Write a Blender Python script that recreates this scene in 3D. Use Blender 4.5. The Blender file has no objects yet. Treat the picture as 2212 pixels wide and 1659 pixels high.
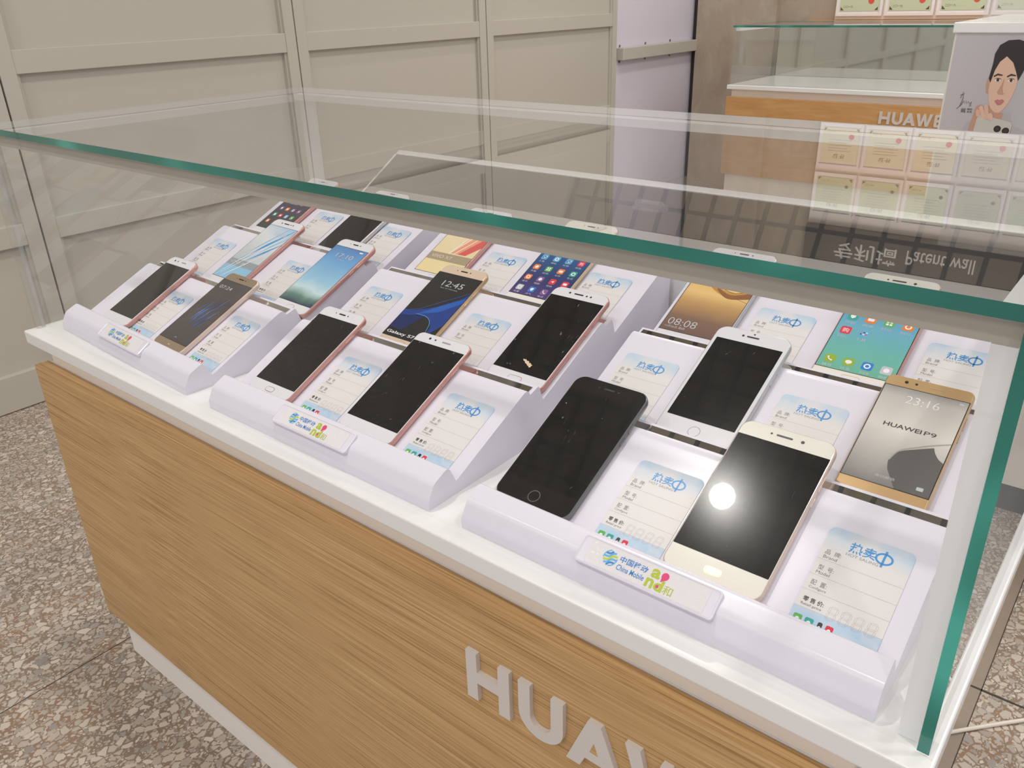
import bpy, bmesh, math, random
from mathutils import Matrix, Vector
random.seed(7)
sc = bpy.context.scene
COL = sc.collection
Z0 = 0.6            # height of the counter's tray top above the floor; geometry below is written with tray top = 0

# ------------------------------------------------------------------ camera
cam = bpy.data.cameras.new('camera'); camo = bpy.data.objects.new('camera', cam); COL.objects.link(camo)
R = Matrix(((0.7756801450688806, 0.6305569175320247, -0.026800863762792226),
            (0.25063871001020405, -0.3467403537400573, -0.9038536187528603),
            (-0.579224092722619, 0.6943839721945859, -0.42700158028855983)))
M = R.transposed() @ Matrix(((1, 0, 0), (0, -1, 0), (0, 0, -1)))
M = M.to_4x4(); M.translation = Vector((1.2413992, -0.4170084, 0.4139427 + Z0))
camo.matrix_world = M
cam.sensor_width = 36.0; cam.lens = 1772.3127 / 2212 * 36.0
cam.clip_start = 0.01; cam.clip_end = 60
sc.camera = camo
sc.view_settings.view_transform = 'Standard'; sc.view_settings.look = 'None'
sc.view_settings.gamma = 1; sc.view_settings.use_curve_mapping = False
sc.view_settings.exposure = 0.58

# ------------------------------------------------------------------ world (soft light of the open mall beyond the stall)
w = bpy.data.worlds.new('world'); sc.world = w; w.use_nodes = True
w.node_tree.nodes['Background'].inputs[0].default_value = (0.955, 0.95, 1.0, 1)
w.node_tree.nodes['Background'].inputs[1].default_value = 0.56
CEIL = 2.2
LAMPS = [(0.262, 0.275), (1.9, 0.5), (0.1, 1.9), (1.8, 2.2), (-1.0, 0.40), (0.9, -1.0), (-0.5, -1.0), (2.3, -1.1), (0.2, 3.2), (1.7, 3.4), (-0.6, 2.6)]
for i, (x, y) in enumerate(LAMPS):
    L = bpy.data.lights.new('downlight', 'AREA'); L.shape = 'DISK'; L.size = 0.088
    L.energy = 5.0 if i else 7.5
    L.color = (1.0, 0.95, 0.90); L.spread = math.radians(150)
    o = bpy.data.objects.new('downlight', L); COL.objects.link(o); o.location = (x, y, CEIL + Z0 - 0.012)
# fill panels added at ceiling height to brighten the front, right and far end
for (x, y, sx, sy, e) in ((0.6, -2.4, 3.0, 1.2, 22), (3.2, 1.0, 1.2, 3.5, 7), (2.3, 2.7, 1.0, 1.8, 22), (0.1, 3.35, 0.9, 0.5, 6)):
    L = bpy.data.lights.new('fill_panel', 'AREA'); L.shape = 'RECTANGLE'; L.size = sx; L.size_y = sy
    L.energy = e; L.color = (1.0, 0.97, 0.95)
    o = bpy.data.objects.new('fill_panel', L); COL.objects.link(o); o.location = (x, y, CEIL + Z0 - 0.05)

# ------------------------------------------------------------------ materials
def s2l(c):
    return tuple(((v / 255) / 12.92 if v / 255 <= 0.04045 else ((v / 255 + 0.055) / 1.055) ** 2.4) for v in c)
def new_mat(name):
    m = bpy.data.materials.new(name); m.use_nodes = True
    nt = m.node_tree; b = nt.nodes['Principled BSDF']
    return m, nt, b
def N(nt, t, **k):
    n = nt.nodes.new(t)
    for a, v in k.items():
        if a.startswith('i_'):
            key = a[2:]; key = int(key) if key.isdigit() else key.replace('_', ' ')
            n.inputs[key].default_value = v
        else: setattr(n, a, v)
    return n
MATS = {}
def mat(name, rgb, rough=0.5, metal=0.0, coat=0.0, spec=0.5, noise=0.0, nscale=8.0):
    if name in MATS: return MATS[name]
    m, nt, b = new_mat(name)
    c = (*s2l(rgb), 1)
    b.inputs['Base Color'].default_value = c
    b.inputs['Roughness'].default_value = rough; b.inputs['Metallic'].default_value = metal
    b.inputs['Coat Weight'].default_value = coat; b.inputs['Coat Roughness'].default_value = 0.05
    b.inputs['Specular IOR Level'].default_value = spec
    if noise:
        tc = N(nt, 'ShaderNodeTexCoord'); nz = N(nt, 'ShaderNodeTexNoise', i_Scale=nscale, i_Detail=4.0)
        nt.links.new(tc.outputs['Object'], nz.inputs['Vector'])
        mx = N(nt, 'ShaderNodeMix', data_type='RGBA')
        mx.inputs[6].default_value = tuple(v * (1 - noise) for v in c[:3]) + (1,)
        mx.inputs[7].default_value = tuple(min(1, v * (1 + noise)) for v in c[:3]) + (1,)
        nt.links.new(nz.outputs[0], mx.inputs[0]); nt.links.new(mx.outputs[2], b.inputs['Base Color'])
    MATS[name] = m
    return m
def ramp(nt, stops, src, interp='LINEAR'):
    r = N(nt, 'ShaderNodeValToRGB'); cr = r.color_ramp; cr.interpolation = interp
    while len(cr.elements) > 1: cr.elements.remove(cr.elements[-1])
    cr.elements[0].position = stops[0][0]; cr.elements[0].color = (*s2l(stops[0][1]), 1)
    for p, c in stops[1:]:
        e = cr.elements.new(p); e.color = (*s2l(c), 1)
    nt.links.new(src, r.inputs[0]); return r
def mth(nt, op, a, b=None, c=None, clamp=False):
    n = N(nt, 'ShaderNodeMath', operation=op, use_clamp=clamp)
    for i, v in enumerate((a, b, c)):
        if v is None: continue
        if isinstance(v, (int, float)): n.inputs[i].default_value = v
        else: nt.links.new(v, n.inputs[i])
    return n.outputs[0]

def wood_mat(name, base, dark, light, axis='X', sc1=620.0):
    m, nt, b = new_mat(name)
    tc = N(nt, 'ShaderNodeTexCoord'); mp = N(nt, 'ShaderNodeMapping')
    nt.links.new(tc.outputs['Object'], mp.inputs[0])
    mp.inputs['Scale'].default_value = (1.6, 1.0, 1.0) if axis == 'X' else ((1.0, 1.6, 1.0) if axis == 'Y' else (1.0, 1.0, 1.6))
    if axis == 'X': mp.inputs['Scale'].default_value = (5.0, sc1, sc1)
    elif axis == 'Y': mp.inputs['Scale'].default_value = (sc1, 3.0, sc1)
    else: mp.inputs['Scale'].default_value = (sc1, sc1, 3.0)
    n0 = N(nt, 'ShaderNodeTexNoise', i_Scale=0.6, i_Detail=2.0)
    nt.links.new(tc.outputs['Object'], n0.inputs['Vector'])
    n0.inputs['Scale'].default_value = 1.3
    add = N(nt, 'ShaderNodeVectorMath', operation='MULTIPLY_ADD')
    nt.links.new(n0.outputs['Color'], add.inputs[0]); add.inputs[1].default_value = (0, 7.0, 7.0)
    nt.links.new(mp.outputs[0], add.inputs[2])
    n1 = N(nt, 'ShaderNodeTexNoise', i_Scale=1.0, i_Detail=3.0, i_Roughness=0.6)
    nt.links.new(add.outputs[0], n1.inputs['Vector'])
    n2 = N(nt, 'ShaderNodeTexNoise', i_Scale=0.10, i_Detail=2.0)
    nt.links.new(add.outputs[0], n2.inputs['Vector'])
    r1 = ramp(nt, [(0.36, dark), (0.455, base), (0.545, base), (0.63, light)], n1.outputs[0])
    r2 = ramp(nt, [(0.35, dark), (0.5, base), (0.62, light)], n2.outputs[0])
    mx = N(nt, 'ShaderNodeMix', data_type='RGBA'); mx.inputs[0].default_value = 0.07
    nt.links.new(r1.outputs[0], mx.inputs[6]); nt.links.new(r2.outputs[0], mx.inputs[7])
    nt.links.new(mx.outputs[2], b.inputs['Base Color'])
    b.inputs['Roughness'].default_value = 0.42
    bp = N(nt, 'ShaderNodeBump', i_Strength=0.35, i_Distance=0.0006)
    nt.links.new(n1.outputs[0], bp.inputs['Height']); nt.links.new(bp.outputs[0], b.inputs['Normal'])
    return m
M_WOOD = wood_mat('oak_veneer', (190, 152, 102), (156, 118, 72), (208, 172, 120))
M_WOOD_FAR = wood_mat('oak_veneer_plain', (198, 150, 96), (190, 142, 88), (204, 158, 104), sc1=60)

def terrazzo():
    m, nt, b = new_mat('terrazzo')
    tc = N(nt, 'ShaderNodeTexCoord'); O = tc.outputs['Object']
    nz = N(nt, 'ShaderNodeTexNoise', i_Scale=45.0, i_Detail=2.0); nt.links.new(O, nz.inputs['Vector'])
    wv = N(nt, 'ShaderNodeVectorMath', operation='MULTIPLY_ADD'); nt.links.new(nz.outputs['Color'], wv.inputs[0])
    wv.inputs[1].default_value = (0.006, 0.006, 0.0); nt.links.new(O, wv.inputs[2])
    flat = N(nt, 'ShaderNodeVectorMath', operation='MULTIPLY'); flat.inputs[1].default_value = (1, 0.85, 0)
    nt.links.new(wv.outputs[0], flat.inputs[0])
    def layer(scale, thr):
        v = N(nt, 'ShaderNodeTexVoronoi', feature='F1', i_Scale=scale); nt.links.new(flat.outputs[0], v.inputs['Vector'])
        e = N(nt, 'ShaderNodeTexVoronoi', feature='DISTANCE_TO_EDGE', i_Scale=scale); nt.links.new(flat.outputs[0], e.inputs['Vector'])
        sx = N(nt, 'ShaderNodeSeparateXYZ'); nt.links.new(v.outputs['Color'], sx.inputs[0])
        t = mth(nt, 'MULTIPLY_ADD', sx.outputs[1], 0.20, thr)
        mask = mth(nt, 'MULTIPLY', mth(nt, 'SUBTRACT', e.outputs['Distance'], t), 30.0, clamp=True)
        colr = ramp(nt, [(0.0, (166, 158, 148)), (0.2, (200, 190, 177)), (0.45, (178, 168, 156)), (0.62, (156, 149, 142)), (0.75, (212, 203, 190)), (0.88, (144, 139, 134)), (1.0, (184, 170, 154))], sx.outputs[0])
        return mask, colr.outputs[0]
    n2 = N(nt, 'ShaderNodeTexNoise', i_Scale=7.0, i_Detail=3.0); nt.links.new(O, n2.inputs['Vector'])
    mortar = ramp(nt, [(0.35, (126, 113, 100)), (0.55, (138, 119, 101)), (0.72, (150, 120, 96))], n2.outputs[0])
    m1, c1 = layer(84.0, 0.02); m2, c2 = layer(185.0, 0.06)
    x2 = N(nt, 'ShaderNodeMix', data_type='RGBA'); nt.links.new(m2, x2.inputs[0]); nt.links.new(mortar.outputs[0], x2.inputs[6]); nt.links.new(c2, x2.inputs[7])
    x1 = N(nt, 'ShaderNodeMix', data_type='RGBA'); nt.links.new(m1, x1.inputs[0]); nt.links.new(x2.outputs[2], x1.inputs[6]); nt.links.new(c1, x1.inputs[7])
    nt.links.new(x1.outputs[2], b.inputs['Base Color']); b.inputs['Roughness'].default_value = 0.32
    return m
M_TERR = terrazzo()

def glass_mat(name, tint=(0.982, 0.987, 0.985), boost=2.0, rough=0.0, haze=0.0):
    m = bpy.data.materials.new(name); m.use_nodes = True; nt = m.node_tree; nt.nodes.clear()
    out = N(nt, 'ShaderNodeOutputMaterial'); tr = N(nt, 'ShaderNodeBsdfTransparent'); gl = N(nt, 'ShaderNodeBsdfGlossy')
    tr.inputs[0].default_value = (*tint, 1); gl.inputs['Roughness'].default_value = rough
    fr = N(nt, 'ShaderNodeFresnel', i_IOR=1.5); ge = N(nt, 'ShaderNodeNewGeometry')
    f = mth(nt, 'DIVIDE', mth(nt, 'MULTIPLY', fr.outputs[0], boost), mth(nt, 'ADD', fr.outputs[0], 1.0), clamp=True)
    f = mth(nt, 'MULTIPLY', f, mth(nt, 'SUBTRACT', 1.0, ge.outputs['Backfacing']))
    mx = N(nt, 'ShaderNodeMixShader'); nt.links.new(f, mx.inputs[0]); nt.links.new(tr.outputs[0], mx.inputs[1]); nt.links.new(gl.outputs[0], mx.inputs[2])
    last = mx.outputs[0]
    if haze:
        df = N(nt, 'ShaderNodeBsdfDiffuse'); df.inputs[0].default_value = (0.96, 0.96, 0.96, 1)
        m2 = N(nt, 'ShaderNodeMixShader', i_0=haze); tl = N(nt, 'ShaderNodeBsdfTranslucent'); tl.inputs[0].default_value = (0.96, 0.96, 0.96, 1); m3 = N(nt, 'ShaderNodeMixShader', i_0=0.4 if haze > .3 else 0.0)
        nt.links.new(df.outputs[0], m3.inputs[1]); nt.links.new(tl.outputs[0], m3.inputs[2]); nt.links.new(last, m2.inputs[1]); nt.links.new(m3.outputs[0], m2.inputs[2]); last = m2.outputs[0]
    nt.links.new(last, out.inputs[0])
    return m
M_GLASS = glass_mat('clear_glass', haze=0.014)
M_GLASS_LOW = glass_mat('clear_front_glass', tint=(0.985, 0.988, 0.987), boost=0.45, haze=0.006)
M_GLASS_FAR = glass_mat('clear_glass_far', tint=(0.975, 0.98, 0.976), haze=0.02)
M_PLASTIC = glass_mat('clear_plastic', tint=(0.93, 0.93, 0.93), boost=2.0, haze=0.10)
M_STRIP = glass_mat('frosted_edge_strip', tint=(0.96, 0.96, 0.96), boost=1.0, rough=0.2, haze=0.78)
M_STRIP2 = glass_mat('frosted_edge_strip_white', tint=(0.96, 0.96, 0.96), boost=1.0, rough=0.2, haze=0.97)
def teal_mat():
    m, nt, b = new_mat('green_glass_edge')
    tc = N(nt, 'ShaderNodeTexCoord'); mp = N(nt, 'ShaderNodeMapping'); mp.inputs['Scale'].default_value = (5, 5, 5)
    nt.links.new(tc.outputs['Object'], mp.inputs[0])
    nz = N(nt, 'ShaderNodeTexNoise', i_Scale=1.0, i_Detail=2.0); nt.links.new(mp.outputs[0], nz.inputs['Vector'])
    r = ramp(nt, [(0.35, (28, 104, 92)), (0.50, (36, 124, 110)), (0.64, (72, 176, 160))], nz.outputs[0])  # palest stop paints the glow of inner reflections into the edge colour
    nt.links.new(r.outputs[0], b.inputs['Base Color']); b.inputs['Roughness'].default_value = 0.16
    b.inputs['Coat Weight'].default_value = 0.5
    return m
M_TEAL = teal_mat()
def mirror_mat():
    m = bpy.data.materials.new('smoked_mirror'); m.use_nodes = True; nt = m.node_tree; nt.nodes.clear()
    out = N(nt, 'ShaderNodeOutputMaterial'); d = N(nt, 'ShaderNodeBsdfDiffuse'); g = N(nt, 'ShaderNodeBsdfGlossy')
    d.inputs[0].default_value = (*s2l((50, 47, 44)), 1); g.inputs[0].default_value = (0.84, 0.82, 0.79, 1); g.inputs['Roughness'].default_value = 0.015
    mx = N(nt, 'ShaderNodeMixShader', i_0=0.86); nt.links.new(d.outputs[0], mx.inputs[1]); nt.links.new(g.outputs[0], mx.inputs[2]); nt.links.new(mx.outputs[0], out.inputs[0])
    return m
M_MIRROR = mirror_mat()
M_MIRROR_FAR = mat('plain_mirror', (214, 218, 210), 0.03, metal=1.0)
M_WHITE = mat('white_lacquer', (232, 232, 231), 0.22, coat=0.3)
M_STAND = mat('white_moulded_plastic', (224, 221, 232), 0.24)
M_NECK = mat('beige_lacquer', (236, 226, 214), 0.45)
M_PLINTH = mat('pale_plinth', (238, 232, 224), 0.45)
M_BAND = mat('aluminium_channel_shaded', (172, 164, 152), 0.5, noise=0.06, nscale=14)  # grey holds the shade on the front face of a white profile
M_DOOR = mat('beige_painted_steel', (187, 182, 171), 0.42, noise=0.02, nscale=2)
M_LILAC = mat('lilac_board', (214, 208, 220), 0.45, noise=0.02, nscale=3)
M_SCREW = mat('grey_screw', (120, 112, 98), 0.5)
M_BLACKSIGN = mat('black_sign_face', (34, 32, 30), 0.35)
M_LETTER = mat('white_letter', (208, 201, 195), 0.35)
M_DARK = mat('dark_plinth', (46, 46, 44), 0.5)
M_INKB = mat('blue_ink', (62, 142, 204), 0.35)
M_INKK = mat('black_ink', (60, 58, 58), 0.4)
M_INKG = mat('grey_ink', (150, 148, 148), 0.4)
M_GREEN = mat('green_ink', (176, 192, 44), 0.35)
M_PINK = mat('pink_ink', (220, 62, 120), 0.35)

# ------------------------------------------------------------------ mesh helpers
class MB:
    def __init__(s): s.v = []; s.f = []; s.m = []; s.mats = []; s.smooth = []
    def mi(s, m):
        if m not in s.mats: s.mats.append(m)
        return s.mats.index(m)
    def add(s, vs, fs, m, xf=None, smooth=False):
        b = len(s.v); i = s.mi(m)
        for v in vs: s.v.append(tuple(xf @ Vector(v)) if xf else tuple(v))
        for f in fs: s.f.append([b + k for k in f]); s.m.append(i); s.smooth.append(smooth)
        return s
    def box(s, x0, x1, y0, y1, z0, z1, m, xf=None):
        vs = [(x, y, z) for z in (z0, z1) for y in (y0, y1) for x in (x0, x1)]
        fs = [(0, 2, 3, 1), (4, 5, 7, 6), (0, 1, 5, 4), (2, 6, 7, 3), (0, 4, 6, 2), (1, 3, 7, 5)]
        return s.add(vs, fs, m, xf)
    def prism(s, pts, z0, z1, m, xf=None, side=None, smooth=False):
        n = len(pts); vs = [(x, y, z0) for x, y in pts] + [(x, y, z1) for x, y in pts]
        s.add(vs, [tuple(reversed(range(n))), tuple(range(n, 2 * n))], m, xf)
        b = len(s.v) - 2 * n; i = s.mi(side or m)
        for k in range(n):
            s.f.append([b + k, b + (k + 1) % n, b + n + (k + 1) % n, b + n + k]); s.m.append(i); s.smooth.append(smooth)
        return s
    def poly(s, pts, z, m, xf=None):
        return s.add([(x, y, z) for x, y in pts], [tuple(range(len(pts)))], m, xf)
    def loft(s, loops, m, xf=None, smooth=True, cap=True):
        n = len(loops[0]); vs = [p for l in loops for p in l]; fs = []
        for a in range(len(loops) - 1):
            for k in range(n): fs.append((a * n + k, a * n + (k + 1) % n, (a + 1) * n + (k + 1) % n, (a + 1) * n + k))
        s.add(vs, fs, m, xf, smooth)
        if cap:
            s.add(loops[0], [tuple(reversed(range(n)))], m, xf); s.add(loops[-1], [tuple(range(n))], m, xf)
        return s
    def tube(s, path, r, m, n=10):
        loops = []
        for i, p in enumerate(path):
            a = Vector(path[max(0, i - 1)]); b = Vector(path[min(len(path) - 1, i + 1)]); d = (b - a).normalized()
            u = d.cross(Vector((0, 0, 1)));
            if u.length < 1e-4: u = Vector((1, 0, 0))
            u.normalize(); v = d.cross(u)
            loops.append([tuple(Vector(p) + r * (math.cos(t) * u + math.sin(t) * v)) for t in [2 * math.pi * k / n for k in range(n)]])
        return s.loft(loops, m)
    def mesh(s, name):
        me = bpy.data.meshes.new(name); me.from_pydata(s.v, [], s.f); me.update()
        for m in s.mats: me.materials.append(m)
        for p, i, sm in zip(me.polygons, s.m, s.smooth): p.material_index = i; p.use_smooth = sm
        return me
    def build(s, name, parent=None, bevel=0, loc=None, segs=2, fixn=False):
        me = s.mesh(name)
        if bevel or fixn:
            bm = bmesh.new(); bm.from_mesh(me)
            bmesh.ops.recalc_face_normals(bm, faces=bm.faces)
            if bevel: bmesh.ops.bevel(bm, geom=list(bm.edges), offset=bevel, segments=segs, profile=0.5, affect='EDGES', clamp_overlap=True)
            bm.to_mesh(me); bm.free()
        o = bpy.data.objects.new(name, me); COL.objects.link(o)
        if parent: o.parent = parent
        if loc: o.location = loc
        return o
def tag(o, label, cat, group=None, kind=None):
    if label: o['label'] = label
    if cat: o['category'] = cat
    if group: o['group'] = group
    if kind: o['kind'] = kind
    return o
def empty(name, loc=(0, 0, 0)):
    o = bpy.data.objects.new(name, None); COL.objects.link(o); o.location = loc; o.empty_display_size = 0.05
    return o
def plabel(o, t): o['label'] = t; return o
def rrect(x0, x1, y0, y1, r, n=6):
    pts = []
    for cx, cy, a0 in ((x1 - r, y0 + r, -90), (x1 - r, y1 - r, 0), (x0 + r, y1 - r, 90), (x0 + r, y0 + r, 180)):
        for k in range(n + 1):
            a = math.radians(a0 + 90 * k / n); pts.append((cx + r * math.cos(a), cy + r * math.sin(a)))
    return pts
def circ(cx, cy, r, n=24, ry=None):
    ry = ry or r
    return [(cx + r * math.cos(2 * math.pi * k / n), cy + ry * math.sin(2 * math.pi * k / n)) for k in range(n)]
def stroke(pts, w):
    """flat ribbon polygons (list of quads) along a 2D polyline"""
    L = []; Rr = []
    for i, p in enumerate(pts):
        a = pts[max(0, i - 1)]; b = pts[min(len(pts) - 1, i + 1)]
        dx, dy = b[0] - a[0], b[1] - a[1]; l = math.hypot(dx, dy) or 1
        ww = w[i] if isinstance(w, (list, tuple)) else w
        nx, ny = -dy / l * ww / 2, dx / l * ww / 2
        L.append((p[0] + nx, p[1] + ny)); Rr.append((p[0] - nx, p[1] - ny))
    return [[Rr[i], Rr[i + 1], L[i + 1], L[i]] for i in range(len(pts) - 1)]
TXT = {}
def text_geo(body, bold=0.0, res=3, shear=0.0):
    k = (body, bold, res, shear)
    if k in TXT: return TXT[k]
    cu = bpy.data.curves.new('txt', 'FONT'); cu.body = body; cu.size = 1.0; cu.resolution_u = res; cu.offset = bold; cu.shear = shear
    o = bpy.data.objects.new('txt', cu); COL.objects.link(o)
    dg = bpy.context.evaluated_depsgraph_get(); dg.update()
    me = bpy.data.meshes.new_from_object(o.evaluated_get(dg))
    vs = [(v.co.x, v.co.y) for v in me.vertices]; fs = [tuple(p.vertices) for p in me.polygons]
    bpy.data.objects.remove(o); bpy.data.curves.remove(cu); bpy.data.meshes.remove(me)
    xs = [v[0] for v in vs]; ys = [v[1] for v in vs]
    bb = (min(xs), max(xs), min(ys), max(ys)) if vs else (0, 1, 0, 1)
    TXT[k] = (vs, fs, bb); return TXT[k]
def text(mb, body, x0, x1, y0, y1, z, m, bold=0.0, xf=None, keep=False, res=3, shear=0.0, thick=0.0, flip=False):
    """write body into the rectangle x0..x1, y0..y1 (keep: keep aspect, fit height, start at x0)"""
    vs, fs, bb = text_geo(body, bold, res, shear)
    sy = (y1 - y0) / max(1e-6, bb[3] - bb[2]); sx = sy if keep else (x1 - x0) / max(1e-6, bb[1] - bb[0])
    P = [(x0 + (a - bb[0]) * sx, y0 + (b - bb[2]) * sy, z) for a, b in vs]
    if thick:
        n = len(P); P2 = P + [(a, b, c + thick) for a, b, c in P]
        ec = {}
        for f in fs:
            for i in range(len(f)):
                e = (f[i], f[(i + 1) % len(f)]); ec[e] = 1
        side = [(a, b, b + n, a + n) for (a, b) in ec if (b, a) not in ec]
        mb.add(P2, [tuple(i + n for i in f) for f in fs] + side, m, xf)
    else: mb.add(P, fs, m, xf)

# ------------------------------------------------------------------ the setting
floor = MB().box(-1.6, 4.6, -3.4, 4.4, -0.62, -0.60, M_TERR).build('floor'); tag(floor, None, None, kind='structure')
jb = MB(); M_JOINT = mat('floor_joint', (58, 50, 44), 0.6)
for y in (-0.42, 0.787, 1.994, 3.2): jb.box(-1.14, 4.5, y - 0.0022, y + 0.0022, -0.6, -0.5996, M_JOINT)
for x in (-0.02, 1.187, 2.394): jb.box(x - 0.0007, x + 0.0007, -3.4, 4.1, -0.6, -0.5996, M_JOINT)
jb.box(1.09, 1.1862, -3.4, 4.1, -0.6, -0.5998, mat('floor_border', (150, 136, 122), .4, noise=.08, nscale=60))
tag(jb.build('trim_1'), None, None, kind='structure')
XW = -1.145
wl = MB().box(XW - 0.12, XW - 0.032, -3.4, 4.3, -0.6, CEIL, M_DOOR).build('wall_left'); tag(wl, None, None, kind='structure')
# steel-framed panel doors along the left wall
def door(n, y0, y1):
    r = empty('door_%d' % n, (XW, (y0 + y1) / 2, -0.6)); tag(r, None, None, kind='structure')
    oy = (y0 + y1) / 2; g = 0.0025
    p = MB().box(-0.030, -0.018, y0 - oy + 0.02, y1 - oy - 0.02, 0.004, CEIL + 0.59, M_DOOR).build('door_panel', r)
    fr = MB()
    for a, b in ((y0 + g, y0 + 0.042), (y1 - 0.042, y1 - g)):
        fr.box(-0.030, 0.0, a - oy, b - oy, 0.003, CEIL + 0.59, M_DOOR)
    # inner return lip of each stile
    for a, b in ((y0 + 0.042, y0 + 0.05), (y1 - 0.050, y1 - 0.042)):
        fr.box(-0.030, -0.007, a - oy, b - oy, 0.003, CEIL + 0.59, M_DOOR)
    fr.build('door_frame', r)
    for z0, z1 in ((0.268, 0.326), (-0.157, -0.100), (-0.598, -0.496), (0.78, 0.84), (1.30, 1.36)):
        MB().box(-0.030, -0.001, y0 + 0.042 - oy, y1 - 0.042 - oy, z0 + 0.6, z1 + 0.6, M_DOOR).build('door_rail', r, bevel=0.0015)
    return r
SE = [-1.445, -0.475, 0.470, 1.395, 2.349, 3.338]
for i in range(5): door(i + 1, SE[i], SE[i + 1])
lb = MB().box(XW - 0.032, XW - 0.012, 3.340, 4.155, -0.598, CEIL, M_LILAC).build('wall_left_board'); lb.name = 'trim_2'; tag(lb, None, None, kind='structure')
bmr = empty('trim_3', (XW, 3.76, 0.108)); tag(bmr, None, None, kind='structure')
MB().box(-0.012, 0.03, -0.405, 0.372, 0.0, 0.058, M_DOOR).build('rail', bmr, bevel=0.003)
for yy in (-0.38, -0.13, 0.13):
    for zz in (-0.008, 0.066): MB().prism(circ(0, 0, 0.006, 10), 0, 0.004, M_SCREW, Matrix.Translation((-0.012, yy, zz)) @ Matrix.Rotation(math.pi / 2, 4, 'Y')).build('screw', bmr)
M_PILLAR = wood_mat('grey_brown_laminate', (170, 156, 138), (162, 147, 128), (178, 165, 146), axis='Z', sc1=9)
YB = 4.17
tag(MB().box(XW - 0.1, 4.6, YB, YB + 0.1, -0.6, CEIL, M_PILLAR).build('wall_back'), None, None, kind='structure')
tag(MB().box(XW + 0.022, -0.665, YB - 0.045, YB - 0.001, -0.6, CEIL, M_PILLAR).build('trim_4'), None, None, kind='structure')
tag(MB().box(XW - 0.008, XW + 0.018, YB - 0.02, YB - 0.001, -0.6, CEIL, M_DARK).build('trim_5'), None, None, kind='structure')
# ceiling with an open grid of dark slats
M_CEIL = mat('ceiling_tile', (192, 182, 168), 0.8, noise=0.22, nscale=1.3)
M_SLAT = mat('dark_slat', (22, 24, 24), 0.5)
tag(MB().box(-1.24, 4.6, -3.4, 4.3, CEIL + 0.06, CEIL + 0.08, M_CEIL).build('ceiling'), None, None, kind='structure')
gb = MB(); xs = -0.86
while xs < 4.5: gb.box(xs - 0.007, xs + 0.007, -3.3, 4.16, CEIL, CEIL + 0.016, M_SLAT); xs += 0.11
ys = -3.28
while ys < 4.16: gb.box(-0.87, 4.5, ys - 0.007, ys + 0.007, CEIL + 0.001, CEIL + 0.015, M_SLAT); ys += 0.11
tag(gb.build('trim_6'), None, None, kind='structure')
tag(MB().box(-1.145, -0.88, -3.4, 4.16, CEIL - 0.02, CEIL + 0.06, M_DOOR).build('trim_7'), None, None, kind='structure')
M_TRIMW = mat('lamp_ring', (238, 236, 232), 0.4)

# ------------------------------------------------------------------ block letters of the counter sign
def strip(a, b, wd):
    dx, dy = b[0] - a[0], b[1] - a[1]; l = math.hypot(dx, dy); nx, ny = -dy / l * wd / 2, dx / l * wd / 2
    return [(a[0] + nx, a[1] + ny), (a[0] - nx, a[1] - ny), (b[0] - nx, b[1] - ny), (b[0] + nx, b[1] + ny)]
def chamf(p, c):
    out = []; n = len(p)
    for i in range(n):
        a, b, d = Vector(p[i - 1]), Vector(p[i]), Vector(p[(i + 1) % n])
        out.append(tuple(b + (a - b).normalized() * c)); out.append(tuple(b + (d - b).normalized() * c))
    return out
S = 0.23  # stroke relative to cap height
def glyph(ch):
    """list of closed outlines with cap height 1"""
    if ch == 'H': return [[(0, 0), (S, 0), (S, .39), (.68, .39), (.68, 0), (.68 + S, 0), (.68 + S, 1), (.68, 1), (.68, .61), (S, .61), (S, 1), (0, 1)]], .68 + S
    if ch == 'U':
        W = .86; o = [(0, 1), (0, .40)]; c = (W / 2, .40)
        o += [(c[0] - W / 2 * math.cos(t), c[1] - .40 * math.sin(t)) for t in [math.pi * k / 14 for k in range(1, 14)]]
        o += [(W, .40), (W, 1), (W - S, 1), (W - S, .40)]
        o += [(c[0] + (W / 2 - S) * math.cos(t), c[1] - .20 * math.sin(t)) for t in [math.pi * k / 14 for k in range(1, 14)]]
        o += [(S, .40), (S, 1)]; return [o], W
    if ch == 'A': return [[(0, 0), (.25, 0), (.345, .22), (.655, .22), (.75, 0), (1.0, 0), (.615, 1), (.385, 1)]], 1.0
    if ch == 'W': return [[(0, 1), (.25, 1), (.41, .34), (.585, 1), (.735, 1), (.91, .34), (1.07, 1), (1.32, 1), (1.02, 0), (.80, 0), (.66, .52), (.52, 0), (.30, 0)]], 1.32
    if ch == 'E':
        return [[(.08, 0), (.66, 0), (.66, .2), (.22, .2), (.22, .4), (.62, .4), (.62, .59), (.22, .59), (.22, .8), (.66, .8), (.66, 1), (.08, 1), (0, .92), (0, .08)]], .66
    return [[(0, 0), (S, 0), (S, 1), (0, 1)]], S
def letter_mesh(mb, ch, x, z, h, y0, y1, m):
    outl, wdt = glyph(ch)
    for o in outl:
        pts = [(x + a * h, z + b * h) for a, b in o]
        bm = bmesh.new()
        vs = [bm.verts.new((a, y0, b)) for a, b in pts]; f = bm.faces.new(vs)
        if ch == 'A':
            pass
        r = bmesh.ops.extrude_face_region(bm, geom=[f]); top = [v for v in r['geom'] if isinstance(v, bmesh.types.BMVert)]
        for v in top: v.co.y = y1
        bmesh.ops.triangulate(bm, faces=[g for g in bm.faces if len(g.verts) > 4])
        bmesh.ops.recalc_face_normals(bm, faces=bm.faces)
        mb.add([tuple(v.co) for v in bm.verts], [tuple(v.index for v in g.verts) for g in (bm.verts.index_update() or bm.faces)], m)
        bm.free()
    return wdt * h

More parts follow.
